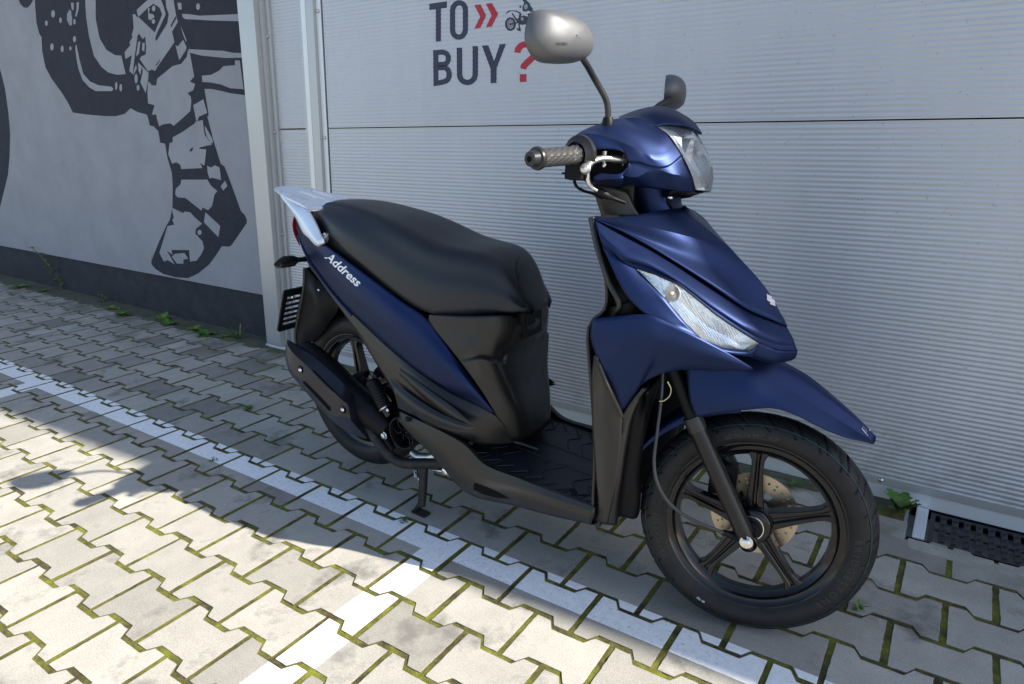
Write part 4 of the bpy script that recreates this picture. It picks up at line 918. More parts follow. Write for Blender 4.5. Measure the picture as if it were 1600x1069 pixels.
# hull inside the tail
hl = MB(); hl.add(*surf([[(-.13, 0, .85), (-.13, -.06, .84), (-.12, -.07, .78), (-.12, 0, .76)], [(0, 0, .86), (0, -.10, .84), (0, -.10, .70), (0, 0, .68)], [(.2, 0, .80), (.2, -.12, .74), (.2, -.12, .60), (.2, 0, .58)], [(.4, 0, .62), (.4, -.13, .60), (.4, -.13, .42), (.4, 0, .40)], [(.56, 0, .60), (.56, -.04, .58), (.56, -.06, .34), (.56, 0, .33)]], nu=14, nv=4)); part(hl, 'inner_frame_cover', m_blk, mirror=True)
# seat
sx_ = [-.128, -.115, -.085, -.04, 0, .05, .10, .18, .27, .35, .42, .49, .55, .58, .60, .622, .645, .665, .68, .692]
st_z = [.853, .870, .883, .891, .893, .893, .889, .877, .862, .839, .817, .806, .803, .797, .788, .773, .747, .714, .687, .668]
sl_z = [.846, .842, .834, .826, .818, .797, .772, .740, .699, .664, .639, .640, .646, .650, .653, .656, .658, .660, .661, .662]
sw_ = [.030, .052, .075, .092, .108, .124, .134, .141, .146, .149, .149, .143, .131, .122, .114, .103, .090, .078, .068, .050]
rows = []
xs_ = np.concatenate([np.linspace(-.128, -.04, 9), np.linspace(-.02, .55, 30), np.linspace(.562, .692, 18)])
def itp(x, Y): return float(cr_eval(sx_, Y, x))
def cr_eval(X, Y, x):
    i = min(max(np.searchsorted(X, x)-1, 0), len(X)-2); t = (x-X[i])/(X[i+1]-X[i])
    def sl(j):
        if j == 0: return (Y[1]-Y[0])/(X[1]-X[0])
        if j == len(X)-1: return (Y[-1]-Y[-2])/(X[-1]-X[-2])
        return (Y[j+1]-Y[j-1])/(X[j+1]-X[j-1])
    h = X[i+1]-X[i]; a, b_ = sl(i)*h, sl(i+1)*h
    return (2*t**3-3*t*t+1)*Y[i]+(t**3-2*t*t+t)*a+(-2*t**3+3*t*t)*Y[i+1]+(t**3-t*t)*b_
V = []
for x in xs_:
    zt, zl, w_ = itp(x, st_z), itp(x, sl_z), itp(x, sw_); H = zt-zl
    e = .60+.12*min(1, max(0, (x-.05)/.3))   # top gets narrower than the skirt
    sec = [(0, zt+.0), (w_*.35, zt-.002), (w_*.60*e/.66, zt-.007), (w_*.76*e/.7, zt-.019-.02*H), (w_*.86, zt-.28*H-.012), (w_*.965, zt-.58*H), (w_, zl+.14*H), (w_, zl+.004), (w_-.004, zl-.002), (w_-.03, zl)]
    P = cr([(x, -a, b_) for a, b_ in sec], 22); V.append(P)
V = np.array(V)
for _ in range(6): V[1:-1] = V[1:-1]*.5+(V[:-2]+V[2:])*.25
nu_ = V.shape[1]; sm = MB()
sm.add(V.reshape(-1, 3), [(i*nu_+j, i*nu_+j+1, (i+1)*nu_+j+1, (i+1)*nu_+j) for i in range(len(V)-1) for j in range(nu_-1)])
for e_ in (0, -1):
    sm.add(list(V[e_]), [tuple(range(nu_))])
seat = part(sm, 'seat', m_seat, mirror=True, smooth=60)
seam = MB(); trs = bvh(seat)
pp = [on(trs, 400+x*.375, 260+y*.375, .0003) for x, y in ((1098, 372), (1088, 395), (1084, 430), (1092, 480), (1108, 540), (1128, 605))]
pp = [p for p in pp if p is not None]
fpn = patch(trs, [(1098, 372), (1088, 395), (1084, 430), (1092, 480), (1108, 540), (1128, 605), (1160, 604), (1215, 585), (1205, 520), (1176, 450), (1138, 394), (1116, 374)], (400, 260), 8/3, .0009, 12); part(fpn, 'front_panel', m_seatf, seat, smooth=60)
if len(pp) > 3: seam.tube(cr(pp, 24), .0012, 6); part(seam, 'seam', m_blk, seat)

for u_, v_ in ((858, 566), (700, 652)): pass
# tail lamp, carrier, rear indicators, mudguard
tl = MB(); a_ = LL(c4_, (160, 205, -.082), (152, 240, -.085), (160, 285, -.08), (182, 330, -.07)); mid = [p+np.array([-.035, 0, 0]) for p in a_]
for p in mid: p[1] = -.04
ce = [p+np.array([-.045, 0, 0]) for p in a_]
for p in ce: p[1] = 0
part(S([a_, mid, ce], nu=12, nv=4), 'tail_lamp', m_red, mirror=True, thick=.002)
def atz(u, v, z):
    h = hit(u, v, (0, 0, z), EZ); return loc(h)
zc = .912
def cz(x, y): p = atz(430+x/10.667, 270+y/10.667, zc); return (p[0], p[1])
# carrier: symmetrical in plan, drawn from the near half
out_h = [(-.337, 0), (-.334, -.022), (-.318, -.042), (-.27, -.060), (-.2, -.082), (-.12, -.096), (-.080, -.098), (-.075, -.06), (-.06, -.04), (-.05, 0)]
out = out_h+[(x, -y) for x, y in out_h[-2:0:-1]]
def slot(x0, x1, y0, y1, r=.008): return [(x0, y0+r), (x0+r, y0), (x1-r, y0), (x1, y0+r), (x1, y1-r), (x1-r, y1), (x0+r, y1), (x0, y1-r)]
def carz(a): return .917-.15*(a+.33)-.12*max(0, a+.14)
cm = plate(out, [slot(-.27, -.14, -.062, -.040), slot(-.27, -.14, .040, .062), slot(-.25, -.13, -.014, .014)], lambda a, b_, h: (a, b_, carz(a)-.007+h), .007)
carrier = part(cm, 'rear_carrier', m_silv, smooth=40, bevel=.0018)
for s in (1, -1):
    fy = (lambda p: p) if s == 1 else (lambda p: (p[0], -p[1], p[2]))
    up_ = LL(b1, (135, 320, -.052), (250, 425, -.070), (420, 565, -.088), (560, 640, -.102), (690, 860, -.122), (780, 1067, -.134))+[b2(925, 160, -.139), b2(935, 205, -.140)]
    lo_ = LL(b1, (122, 365, -.054), (165, 450, -.066), (300, 640, -.090), (400, 810, -.110), (490, 1000, -.126), (580, 1080, -.134))+[b2(800, 235, -.140), b2(860, 248, -.142)]
    mi_ = [(a+b_)/2+np.array([0, -.008, .0]) for a, b_ in zip(cr(up_, 9), cr(lo_, 9))]
    gr_ = S([up_, mi_, lo_], nu=30, nv=4); part(gr_, 'grab_rail', m_silv, carrier, fn=fy, thick=.011, smooth=50)
    lug = MB(); lug.lathe(b2(935, 75, -.118), (0, -.5, .86), [(-.02, .014), (0, .014), (.002, .012), (.002, .0001)], 20); part(lug, 'mounting_lug', m_alu, carrier, fn=fy)
    bolt(carrier, b2(935, 75, -.120)+np.array([0, 0, .002]), .005, (0, -.5, .86), m_chr, fn=fy)
    for q in ((-.30, -.04), (-.11, -.085)): bolt(carrier, (q[0], q[1], carz(q[0])), .003, (0, 0, 1), m_chr, fn=fy)
hm = MB(); hm.box((-.085, -.045, .86), (-.02, .045, .888)); part(hm, 'carrier_bracket', m_silv, carrier, bevel=.008, seg=3)
for s in (1, -1):
    fy = (lambda p: p) if s == 1 else (lambda p: (p[0], -p[1], p[2]))
    si = MB(); si.tube(cr(LL(b2, (660, 470, -.07), (560, 485, -.095), (470, 492, -.118), (380, 500, -.145), (260, 520, -.175), (150, 560, -.205), (85, 575, -.217)), 30), np.interp(np.linspace(0, 1, 30), [0, .2, .32, .5, .7, .9, 1], [.010, .0085, .0105, .0175, .0185, .011, .002]), 20, flat=.85); sg = part(si, 'rear_indicator', m_blk, fn=fy)
    sl_ = MB(); sl_.tube(cr(LL(b2, (420, 545, -.143), (260, 572, -.178), (130, 580, -.208)), 16), [.012]+[.0155]*14+[.004], 16, flat=.6); part(sl_, 'indicator_lens', m_dark, sg, fn=fy)
# rear mudguard: a channel with side cheeks
mg = [(205, 425), (250, 470), (352, 555), (338, 610), (300, 660), (262, 712), (215, 742), (172, 752), (168, 700), (185, 600), (203, 500)]
fr_ = MB()
for yy in (-.066, .066):
    P_ = [c4_(x, y, -.066) for x, y in mg]; q2 = [(p[0], p[2]) for p in P_]; Q, F = cdt([q2]); fr_.add([(p[0], yy, p[1]) for p in Q], F)
P_ = [c4_(x, y, -.066) for x, y in mg[7:]+mg[:1]]
fr_.add(*surf([[(p[0]-.004, -.066, p[2]) for p in P_], [(p[0]-.012, 0, p[2]) for p in P_], [(p[0]-.004, .066, p[2]) for p in P_]], nu=16, nv=4))
guard = part(fr_, 'rear_mudguard', m_blk, smooth=40, thick=.004)
rm = MB(); rm.tube([p+np.array([-.002, 0, 0]) for p in cr(P_, 20)], .006, 8); part(rm, 'mudguard_edge', m_dark, guard)
bolt(guard, c4_(262, 515, -.067), .004, (0, -1, 0), m_chr, 'screw')
# number plate frame
p00, p01, p10, p11 = (np.array(c4_(118, 520, -.105)), np.array(c4_(90, 692, -.105)), None, None)
ex = np.array([0, 1., 0]); ez = (p01-p00); Hh = np.linalg.norm(ez); ez /= Hh
def pf(a, b_, h): n_ = np.cross(ex, ez); return p00+ex*a+ez*b_+n_*h
W_ = .21; holes = []
for i in range(6):
    for j in range(3): holes.append(slot(.012+j*(W_-.024)/3+.003, .012+(j+1)*(W_-.024)/3-.003, .022+i*(Hh-.04)/6+.004, .022+(i+1)*(Hh-.04)/6-.003, .002))
pl_ = plate(slot(0, W_, 0, Hh, .006), holes, pf, .006); pfo = part(pl_, 'number_plate_frame', m_blk, smooth=30)
bolt(pfo, pf(.035, .03, .006), .006, np.cross(ex, ez), m_chr, 'screw'); 
n_ = np.cross(ex, ez)
bolt(pfo, pf(.035, .03, -.001), .006, -n_, m_chr, 'screw')

# ---------- engine, exhaust, stand
en = MB(); en.box((.17, -.09, .23), (.44, .10, .36)); en.box((.08, .03, .24), (.36, .11, .36)); en.tube([(.36, 0, .30), (.50, 0, .27)], .06, 20)
en.tube([(-.02, .085, .29), (.30, .085, .30)], .055, 20)
eng = part(en, 'engine', m_blk, bevel=.012, seg=2)
fc = e7(238, 372, -.14); fb = MB(); fb.lathe(fc, (0, -1, 0), [(-.05, .050), (0, .050), (.006, .048), (.006, .044), (-.012, .042)], 48); part(fb, 'fan_shroud', m_blk, eng)
fg = MB()
for r in (.012, .022, .032, .040): fg.lathe(fc+np.array([0, .006, 0]), (0, -1, 0), [(0, r), (.002, r+.0008), (0, r+.0016)], 40)
for k in range(6):
    a = k*math.pi/3; fg.tube([fc+np.array([.006*math.cos(a), .005, .006*math.sin(a)]), fc+np.array([.026*math.cos(a+.4), .005, .026*math.sin(a+.4)]), fc+np.array([.042*math.cos(a), .005, .042*math.sin(a)])], .0011, 6)
part(fg, 'fan_grille', m_blk2, eng)
ca = MB(); ca.tube(LL(e7, (310, 520, -.09), (360, 560, -.09), (450, 565, -.09), (510, 540, -.09)), [.012, .016, .016, .012], 14); part(ca, 'crankcase', m_alu, eng)
mu_ = MB(); mu_.tube(cr([(-.105, -.145, .452), (-.06, -.14, .415), (.06, -.13, .335), (.17, -.12, .275), (.23, -.115, .245)], 20), np.interp(np.linspace(0, 1, 20), [0, .08, .3, .8, 1], [.020, .036, .048, .046, .030]), 28); muf = part(mu_, 'muffler', m_blk)
s_up = LL(m8, (100, 165, -.186), (240, 242, -.168), (340, 305, -.166), (480, 425, -.163), (600, 545, -.160), (655, 645, -.156), (720, 850, -.150), (775, 965, -.145))
s_r1 = LL(m8, (96, 195, -.197), (140, 265, -.204), (290, 408, -.204), (430, 555, -.200), (600, 700, -.196), (628, 800, -.188), (690, 890, -.170), (772, 980, -.150))
s_r2 = LL(m8, (88, 250, -.198), (130, 400, -.209), (225, 515, -.212), (330, 640, -.208), (470, 790, -.203), (612, 822, -.194), (690, 905, -.174), (768, 990, -.152))
s_lo = LL(m8, (90, 330, -.188), (120, 432, -.195), (212, 545, -.196), (322, 675, -.192), (405, 765, -.188), (520, 872, -.178), (640, 952, -.162), (765, 994, -.148))
s_in = [p+np.array([.0, .03, -.0]) for p in cr(s_lo, 9)]
hs_ = part(S([s_up, s_r1, s_r2, s_lo, s_in], nu=50, nv=5, hard=(1, 2, 3)), 'heat_shield', m_heat, muf, smooth=22, thick=.003)
tr = bvh(hs_)
part(patch(tr, [(225, 512), (245, 512), (460, 735), (462, 765), (440, 752), (235, 530)], (430, 500), 5.345), 'slot', m_black, muf)  # black strip laid on the shield as painted shade of its slot
part(patch(tr, [(300, 415), (340, 432), (545, 640), (600, 700), (560, 672), (430, 540)], (430, 500), 5.345), 'recess_shade', m_black, muf)  # another black strip, shade of the recessed line put in as colour
for x, y in ((214, 416), (568, 747)):
    q = on(tr, 430+x/5.345, 500+y/5.345, .0); q = q if q is not None else m8(x, y, -.2)
    ho = MB(); ho.lathe(q+np.array([0, -.0015, 0]), (0, -1, 0), [(-.004, .0115), (0, .0125), (.0015, .0115), (-.001, .009), (-.001, .0001)], 24); part(ho, 'bolt_recess', m_black, muf)
    bolt(muf, q+np.array([.001, -.002, 0]), .0062, (0, -1, 0), m_chr)
ep = MB(); ep.tube(cr(LL(e7, (-20, 330, -.135), (40, 420, -.135), (110, 510, -.135), (180, 575, -.132), (260, 603, -.128), (400, 603, -.11), (560, 600, -.09), (640, 590, -.06)), 40), .0155, 20); part(ep, 'exhaust_pipe', m_rust)
br = MB(); br.tube(LL(e7, (60, 290, -.125), (110, 390, -.128), (170, 500, -.130)), [.010, .016, .010], 10, flat=.4); bra = part(br, 'exhaust_bracket', m_blk, bevel=0)
bolt(bra, e7(102, 390, -.142), .0085, (0, -1, 0), m_chr, hexa=True)
sh_ = MB(); p_a, p_b = m8(800, 500, -.118), m8(925, 735, -.122)
n_r = 15; pts = [p_a+(p_b-p_a)*t for t in np.linspace(0, 1, n_r)]
sh_.tube(pts, [.014]+[.0215]*(n_r-1), 20); shk = part(sh_, 'shock_absorber', m_blk)
for t in np.linspace(.12, .85, 9):
    q = MB(); c0 = p_a+(p_b-p_a)*t; q.lathe(c0, p_b-p_a, [(-.0012, .0215), (0, .0228), (.0012, .0215)], 24); part(q, 'spring_coil', m_grey, shk)
q = MB(); q.lathe(p_b, p_b-p_a, [(-.002, .0225), (.0, .0235), (.002, .0225)], 28); part(q, 'collar', m_chr, shk)
q = MB(); q.tube([p_b, p_b+(p_b-p_a)*.28], [.017, .014], 16); part(q, 'lower_mount', m_blk2, shk); bolt(shk, m8(940, 752, -.145), .0055, (0, -1, 0), m_chr)
# metal plate behind the shock and swing arm stub
q = MB(); q.add(*surf([LL(m8, (790, 455, -.11), (870, 540, -.11), (975, 680, -.11)), LL(m8, (770, 490, -.11), (850, 600, -.11), (940, 700, -.11))], nu=10, nv=2)); part(q, 'frame_bracket', mat('bronze_metal', (.20, .16, .09), .45, .6), shk, thick=.003)
q = MB(); q.lathe((.055, -.06, .35), (0, -1, 0), [(0, .025), (.02, .022), (.025, .0001)], 20); part(q, 'axle_boss', m_rust, eng)
# centre stand
stn = MB()
for s in (-1, 1):
    f0 = e7(385, 985, -.112); f0[1] = s*.112; f0[2] = .006
    t0 = e7(400, 600, -.085); t0[1] = s*.085
    stn.tube([t0, (t0*.35+f0*.65), f0+np.array([0, 0, .02])], [.0135, .0125, .0115], 14)
    stn.box(f0+np.array([-.030, -.014, -.006]), f0+np.array([.022, .014, .001])); stn.tube([f0+np.array([-.022, 0, .002]), f0+np.array([0, 0, .03])], [.008, .010], 8)
t0 = e7(400, 600, -.085); stn.tube([(t0[0], -.085, t0[2]), (t0[0], .085, t0[2])], .012, 14)
cst = part(stn, 'centre_stand', m_rust, bevel=.0)
sp_ = MB(); pa, pb = e7(338, 640, -.095), e7(348, 705, -.097)
hx = [pa+(pb-pa)*t+.0062*np.array([math.cos(t*2*math.pi*8), math.sin(t*2*math.pi*8), 0]) for t in np.linspace(0, 1, 96)]; sp_.tube(hx, .0016, 6)
sp_.tube(LL(e7, (352, 705, -.097), (365, 735, -.098), (375, 765, -.098)), .0016, 6); part(sp_, 'spring', m_chr, cst)
sa = MB(); sa.tube(LL(e7, (470, 650, -.10), (560, 660, -.105)), [.006, .010], 10, flat=.5); part(sa, 'stand_arm', m_alu, cst); bolt(cst, e7(572, 660, -.115), .0105, (0, -1, 0), m_chr, hexa=True)
# inner rear fender / filler behind the wheel well
q = MB(); q.add(*surf([[(.20, y, .60), (.235, y, .50), (.265, y, .42), (.27, y, .34)] for y in (-.07, 0, .07)], nu=10, nv=3)); part(q, 'wheel_well', m_dark, thick=.004)

# ---------- handlebar cover and lamp (steering frame)
V0 = LL(h3, (620, 312, -.200), (700, 200, -.192), (790, 130, -.178), (950, 60, -.155))+LL(h4, (20, 318, -.122), (100, 318, -.106), (200, 318, -.101), (300, 358, -.100), (355, 386, -.097))
V05 = LL(h3, (630, 322, -.205), (712, 207, -.200), (805, 143, -.190), (950, 112, -.178))+LL(h4, (15, 385, -.158), (140, 405, -.146), (255, 455, -.139), (380, 505, -.128), (455, 445, -.104))
V1 = LL(h3, (640, 330, -.208), (722, 218, -.207), (822, 166, -.203), (950, 160, -.199), (1200, 228, -.194), (1400, 310, -.187))+LL(h4, (250, 612, -.169), (340, 668, -.158), (460, 640, -.134), (545, 562, -.105))
V15 = LL(h3, (650, 335, -.209), (740, 240, -.211), (850, 225, -.210), (960, 250, -.206), (1200, 290, -.197), (1370, 380, -.190))+LL(h4, (240, 655, -.170), (335, 695, -.160), (465, 680, -.137), (568, 600, -.105))
V2 = LL(h3, (840, 250, -.212), (930, 368, -.204), (1010, 345, -.203), (1190, 350, -.194), (1330, 398, -.186), (1382, 500, -.180))+LL(h4, (230, 705, -.168), (340, 735, -.156), (470, 735, -.138), (590, 640, -.105))
V3 = LL(h3, (935, 700, -.185), (1000, 655, -.190), (1150, 660, -.189), (1290, 645, -.185), (1378, 555, -.180), (1380, 490, -.178))+LL(h4, (230, 690, -.165), (340, 715, -.153), (470, 710, -.134), (590, 620, -.102))
V35 = LL(h3, (935, 735, -.178), (1100, 715, -.186), (1300, 705, -.186))+LL(h4, (60, 805, -.176), (190, 822, -.166), (340, 758, -.152), (520, 800, -.130), (670, 828, -.091))
V4 = LL(h3, (930, 760, -.165), (1100, 775, -.162), (1300, 785, -.158))+LL(h4, (80, 875, -.148), (200, 885, -.140), (350, 905, -.128), (500, 928, -.112), (600, 942, -.098), (702, 936, -.072))
V5 = [p*np.array([1, .55, 1])+np.array([-.02, 0, -.002]) for p in cr(V4, 9)]
mb = S([V0, V05, V1, V2], nu=64, nv=5, hard=(2,)); mb.add(*surf([V3, V35, V4, V5], nu=56, nv=5, hard=(1, 2)))
hcov = part(mb, 'handlebar_cover', m_blue, mirror=True, smooth=32, fn=steer, thick=.003)
H0 = LL(h4, (40, 300, 0), (200, 240, 0), (380, 208, 0), (500, 230, 0), (620, 290, 0), (700, 350, 0), (762, 437, 0))
H1 = LL(h4, (50, 312, -.06), (200, 280, -.062), (350, 262, -.057), (470, 282, -.052), (600, 326, -.042), (690, 383, -.024), (761, 438, -.004))
H2 = LL(h4, (60, 318, -.108), (200, 317, -.101), (300, 356, -.099), (356, 385, -.096), (440, 367, -.086), (620, 379, -.056), (758, 439, -.009))
part(S([H0, H1, H2], nu=36, nv=6), 'hood', m_blue, hcov, mirror=True, smooth=40, fn=steer, thick=.003)
dash = MB(); dash.add(*surf([[p*np.array([1, 1, 1]) for p in V0[:6]], [p*np.array([1, .5, 1])+np.array([-.012, 0, .004]) for p in V0[:6]], [p*np.array([1, 0, 1])+np.array([-.015, 0, .006]) for p in V0[:6]]], nu=24, nv=4)); part(dash, 'instrument_panel', m_dark, hcov, mirror=True, fn=steer)
bk = MB(); bk.add(*surf([[(.845, -.17, 1.03), (.84, 0, 1.05), (.845, .17, 1.03)], [(.835, -.15, .99), (.825, 0, .99), (.835, .15, .99)], [(.87, -.12, .955), (.86, 0, .95), (.87, .12, .955)]], nu=14, nv=4))
bk.add(*surf([[(.87, -.12, .965), (.87, .12, .965)], [(.96, -.13, .965), (.96, .13, .965)], [(1.05, -.07, .962), (1.05, .07, .962)]], nu=6, nv=2))
bk.box((.88, -.105, .972), (.975, .105, 1.045)); part(bk, 'rear_cover', m_blk, hcov, fn=steer)
LN = [LL(h4, (372, 380, -.094), (500, 372, -.066), (620, 376, -.034), (695, 398, 0)), LL(h4, (478, 470, -.103), (600, 462, -.072), (700, 465, -.032), (752, 482, 0)), LL(h4, (543, 560, -.103), (680, 566, -.062), (806, 585, 0)),
      LL(h4, (618, 690, -.098), (745, 690, -.055), (852, 690, 0)), LL(h4, (678, 830, -.084), (785, 832, -.042), (870, 830, 0)), LL(h4, (702, 932, -.070), (775, 948, -.035), (850, 952, 0))]
lamp = part(S(LN, nu=18, nv=5), 'headlamp', m_glass, mirror=True, fn=steer)
RE = LL(h4, (392, 396, -.090), (486, 486, -.098), (552, 578, -.098), (628, 702, -.092), (688, 838, -.078), (722, 938, -.060))
RI = LL(h4, (520, 420, -.072), (590, 480, -.075), (600, 600, -.080), (665, 700, -.068), (728, 800, -.052), (800, 940, -.028))
RJ = LL(h4, (560, 440, -.04), (640, 500, -.045), (700, 620, -.045), (720, 720, -.04), (760, 830, -.03), (830, 935, -.008))
RJ = [p+np.array([-.03, 0, 0]) for p in RJ]
part(S([RE, RI, RJ], nu=8, nv=2, hard=(1,)), 'reflector', m_refl, lamp, mirror=True, smooth=None, fn=steer)
sr = MB(); sr.lathe((1.03, 0, 1.015), (1, 0, -.15), [(-.055, .012), (-.045, .030), (-.020, .048), (.008, .056), (.010, .057)], 36)
part(sr, 'lamp_bowl', m_refl, lamp, fn=steer)
sr = MB(); sr.lathe((.985, 0, 1.02), (1, 0, -.15), [(0, .009), (.03, .009), (.04, .006), (.043, .0001)], 20); part(sr, 'bulb', m_glass, lamp, fn=steer)
bz = MB(); bz.tube([c_ for c_ in cr(LL(h4, (356, 380, -.098), (478, 468, -.106), (543, 560, -.106), (618, 692, -.101), (680, 832, -.087), (704, 938, -.072)), 30)], .0022, 6); part(bz, 'lamp_gasket', m_blk, lamp, mirror=True, fn=steer)
un = MB(); un.add(*surf([LL(h4, (430, 995, -.075), (560, 990, -.05), (650, 990, -.02)), LL(h4, (500, 945, -.10), (620, 950, -.08), (702, 950, -.045), (702, 965, -.0))], nu=10, nv=3)); part(un, 'lower_trim', m_blk, lamp, mirror=True, fn=steer, thick=.004)
# neck
nk = MB(); 
def ringn(cx, rx, ry_, z, n=20): return [(cx+rx*math.cos(t), ry_*math.sin(t), z) for t in np.linspace(0, 2*math.pi, n, endpoint=False)]
NR = [ringn(.975, .055, .085, .965), ringn(.985, .052, .075, .935), ringn(1.005, .055, .072, .895)]
v_ = [p for r_ in NR for p in r_]; nk.add(v_, [(i*20+j, i*20+(j+1) % 20, (i+1)*20+(j+1) % 20, (i+1)*20+j) for i in range(2) for j in range(20)]); part(nk, 'neck_cover', m_blue, hcov, fn=steer)
nb = MB(); nb.add(*surf([LL(p1s, (335, 770, -.12), (400, 775, -.12), (480, 790, -.10)), LL(p1s, (355, 845, -.11), (430, 850, -.105), (510, 860, -.09)), LL(p1s, (378, 912, -.10), (450, 915, -.10), (540, 905, -.085))], nu=10, nv=3)); nb.box((.89, -.09, .90), (.95, .09, .965)); part(nb, 'steering_cover', m_dark, hcov, fn=steer, thick=.003)
# grips
for s in (1, -1):
    fy = steer if s == 1 else (lambda p: steer((p[0], -p[1], p[2])))
    g0, g1 = h3(135, 470, -.345), h3(800, 410, -.205); ax_ = (g0-g1)/np.linalg.norm(g0-g1); Lg = np.linalg.norm(g0-g1)
    hbg = empty('handlebar_grip'); hbg.parent = scooter
    g = MB(); g.lathe(g1, ax_, [(.0, .0345), (.003, .0365), (.012, .0365), (.016, .030), (.022, .0245)], 36); part(g, 'collar', m_dark, hbg, fn=fy)
    g = MB(); NA = 48; prof = np.linspace(.020, Lg-.024, 60); vv = []
    e1 = np.cross(ax_, [0, 0, 1.]); e1 /= np.linalg.norm(e1); e2 = np.cross(ax_, e1)
    for a in prof:
        for j in range(NA):
            t = 2*math.pi*j/NA; u_ = (a*55+t*1.6) % 1; r_ = .0165+.0015*(a < .026)+(.0012 if u_ < .5 else 0)*(1 if abs(((t*2/math.pi) % 1)-.5) < .42 else 0)
            vv.append(g1+ax_*a+r_*(math.cos(t)*e1+math.sin(t)*e2))
    g.add(vv, [(i*NA+j, i*NA+(j+1) % NA, (i+1)*NA+(j+1) % NA, (i+1)*NA+j) for i in range(59) for j in range(NA)]); part(g, 'rubber_grip', mat('grip_rubber', (.040, .039, .040), .36, .0, bump=.1), hbg, fn=fy, weld=False)
    g = MB(); g.lathe(g1, ax_, [(Lg-.026, .0165), (Lg-.026, .0205), (Lg-.021, .0215), (Lg-.017, .020), (Lg-.016, .0155), (Lg-.002, .0135), (Lg, .0115), (Lg, .0001)], 36); part(g, 'bar_end', m_grey, hbg, fn=fy)
    g = MB(); g.lathe(g1, ax_, [(Lg-.001, .006), (Lg+.0008, .0055), (Lg+.0008, .0001)], 12); part(g, 'end_screw', m_black, hbg, fn=fy)
    g = MB(); q0, q1 = h3(650, 560, -.205), h3(810, 740, -.185); g.box((q0[0]-.005, -.225, q1[2]), (q0[0]+.028, -.178, q0[2]+.006)); g.box((q0[0]-.016, -.215, q1[2]+.010), (q0[0], -.19, q0[2]-.012)); part(g, 'switch_housing', m_blk, hbg, fn=fy, bevel=.003)
    lv = empty('brake_lever'); lv.parent = scooter
    g = MB(); g.tube(cr(LL(h3, (1340, 480, -.158), (1240, 475, -.170), (1100, 460, -.188), (980, 475, -.206), (890, 520, -.222), (838, 585, -.236)), 30), np.interp(np.linspace(0, 1, 30), [0, .15, .5, .85, 1], [.0095, .0095, .0078, .0085, .0095]), 14, flat=.75); g.lathe(h3(836, 592, -.237), (0, -1, 0), [(-.0105, .0001), (-.0075, .0075), (0, .0108), (.0075, .0075), (.0105, .0001)], 18); part(g, 'lever_blade', m_alu, lv, fn=fy)
    g = MB(); g.box(h3(1390, 520, -.150)-np.array([.012, .004, .006]), h3(1290, 450, -.150)+np.array([.004, .012, .006])); part(g, 'lever_bracket', m_alu, lv, fn=fy, bevel=.003)
    g = MB(); g.lathe(h3(1080, 440, -.182), (0, 0, 1), [(-.020, .0035), (-.016, .0055), (-.012, .0035), (.006, .0045), (.010, .0055), (.014, .003), (.014, .0001)], 12); part(g, 'pivot_bolt', m_chr, lv, fn=fy)
    g = MB(); g.tube(cr(LL(h3, (870, 640, -.20), (872, 740, -.195), (915, 815, -.185), (990, 865, -.175)), 20), .0044, 12); part(g, 'cable_noodle', m_chr, lv, fn=fy)
    g = MB(); g.tube(cr(LL(h3, (985, 862, -.175), (1040, 890, -.17), (1100, 925, -.163), (1200, 965, -.15), (1330, 1015, -.13)), 20), np.interp(np.linspace(0, 1, 20), [0, .1, .35, .55, 1], [.006, .0085, .0075, .0038, .0036]), 12); part(g, 'cable_boot', m_blk, lv, fn=fy)
cb = MB(); cb.tube(cr(LL(h3, (700, 745, -.195), (720, 800, -.185), (800, 860, -.165), (930, 900, -.14), (1050, 960, -.11)), 30), .0032, 8); part(cb, 'throttle_cable', m_blk, hcov, fn=steer)
cb = MB(); cb.tube(cr(LL(h4, (470, 1000, -.06), (480, 1040, -.06), (500, 1069, -.06), (520, 1120, -.055)), 16), .004, 8); part(cb, 'brake_hose', m_blk, hcov, fn=steer)
bolt(hcov, ats(1047, 309, -.075), .0055, (0, -.4, -1), m_chr, 'bolt', steer)
# mirrors
MA = math.radians(24); MN = np.array([math.cos(MA), -math.sin(MA), 0]); MC0 = p1s(195, 155, -.30)
def atsx(u, v, x):
    n = rotax(MN, AX, ST); p0 = steer(MC0)
    c = CL; d = loc(CAM+ray(u, v))-c; t = ((p0-c)@n)/(d@n); return AP+rotax(c+t*d-AP, AX, -ST)
MO = [(290, 130), (400, 118), (560, 140), (700, 195), (850, 290), (940, 430), (985, 560), (975, 680), (900, 770), (760, 820), (600, 825), (380, 795), (280, 700), (215, 560), (203, 440), (222, 300), (252, 190)]
MX = .862
mo_ = [atsx(800+x/8.225, y/8.225, MX) for x, y in MO]
mo_ = cr(mo_, 48, closed=True); mc = mo_.mean(0)
TL_ = ats(1046, 147, .31)-np.array([mc[0], -mc[1], mc[2]])
def leftm(p):
    k_ = min(1, max(0, (p[2]-1.08)/.10)); a_ = math.radians(-15)*k_; c_ = np.array([mc[0], -mc[1], mc[2]]); d_ = np.array([p[0], -p[1], p[2]])-c_
    return steer(c_+np.array([d_[0]*math.cos(a_)-d_[1]*math.sin(a_), d_[0]*math.sin(a_)+d_[1]*math.cos(a_), d_[2]])+TL_*k_)
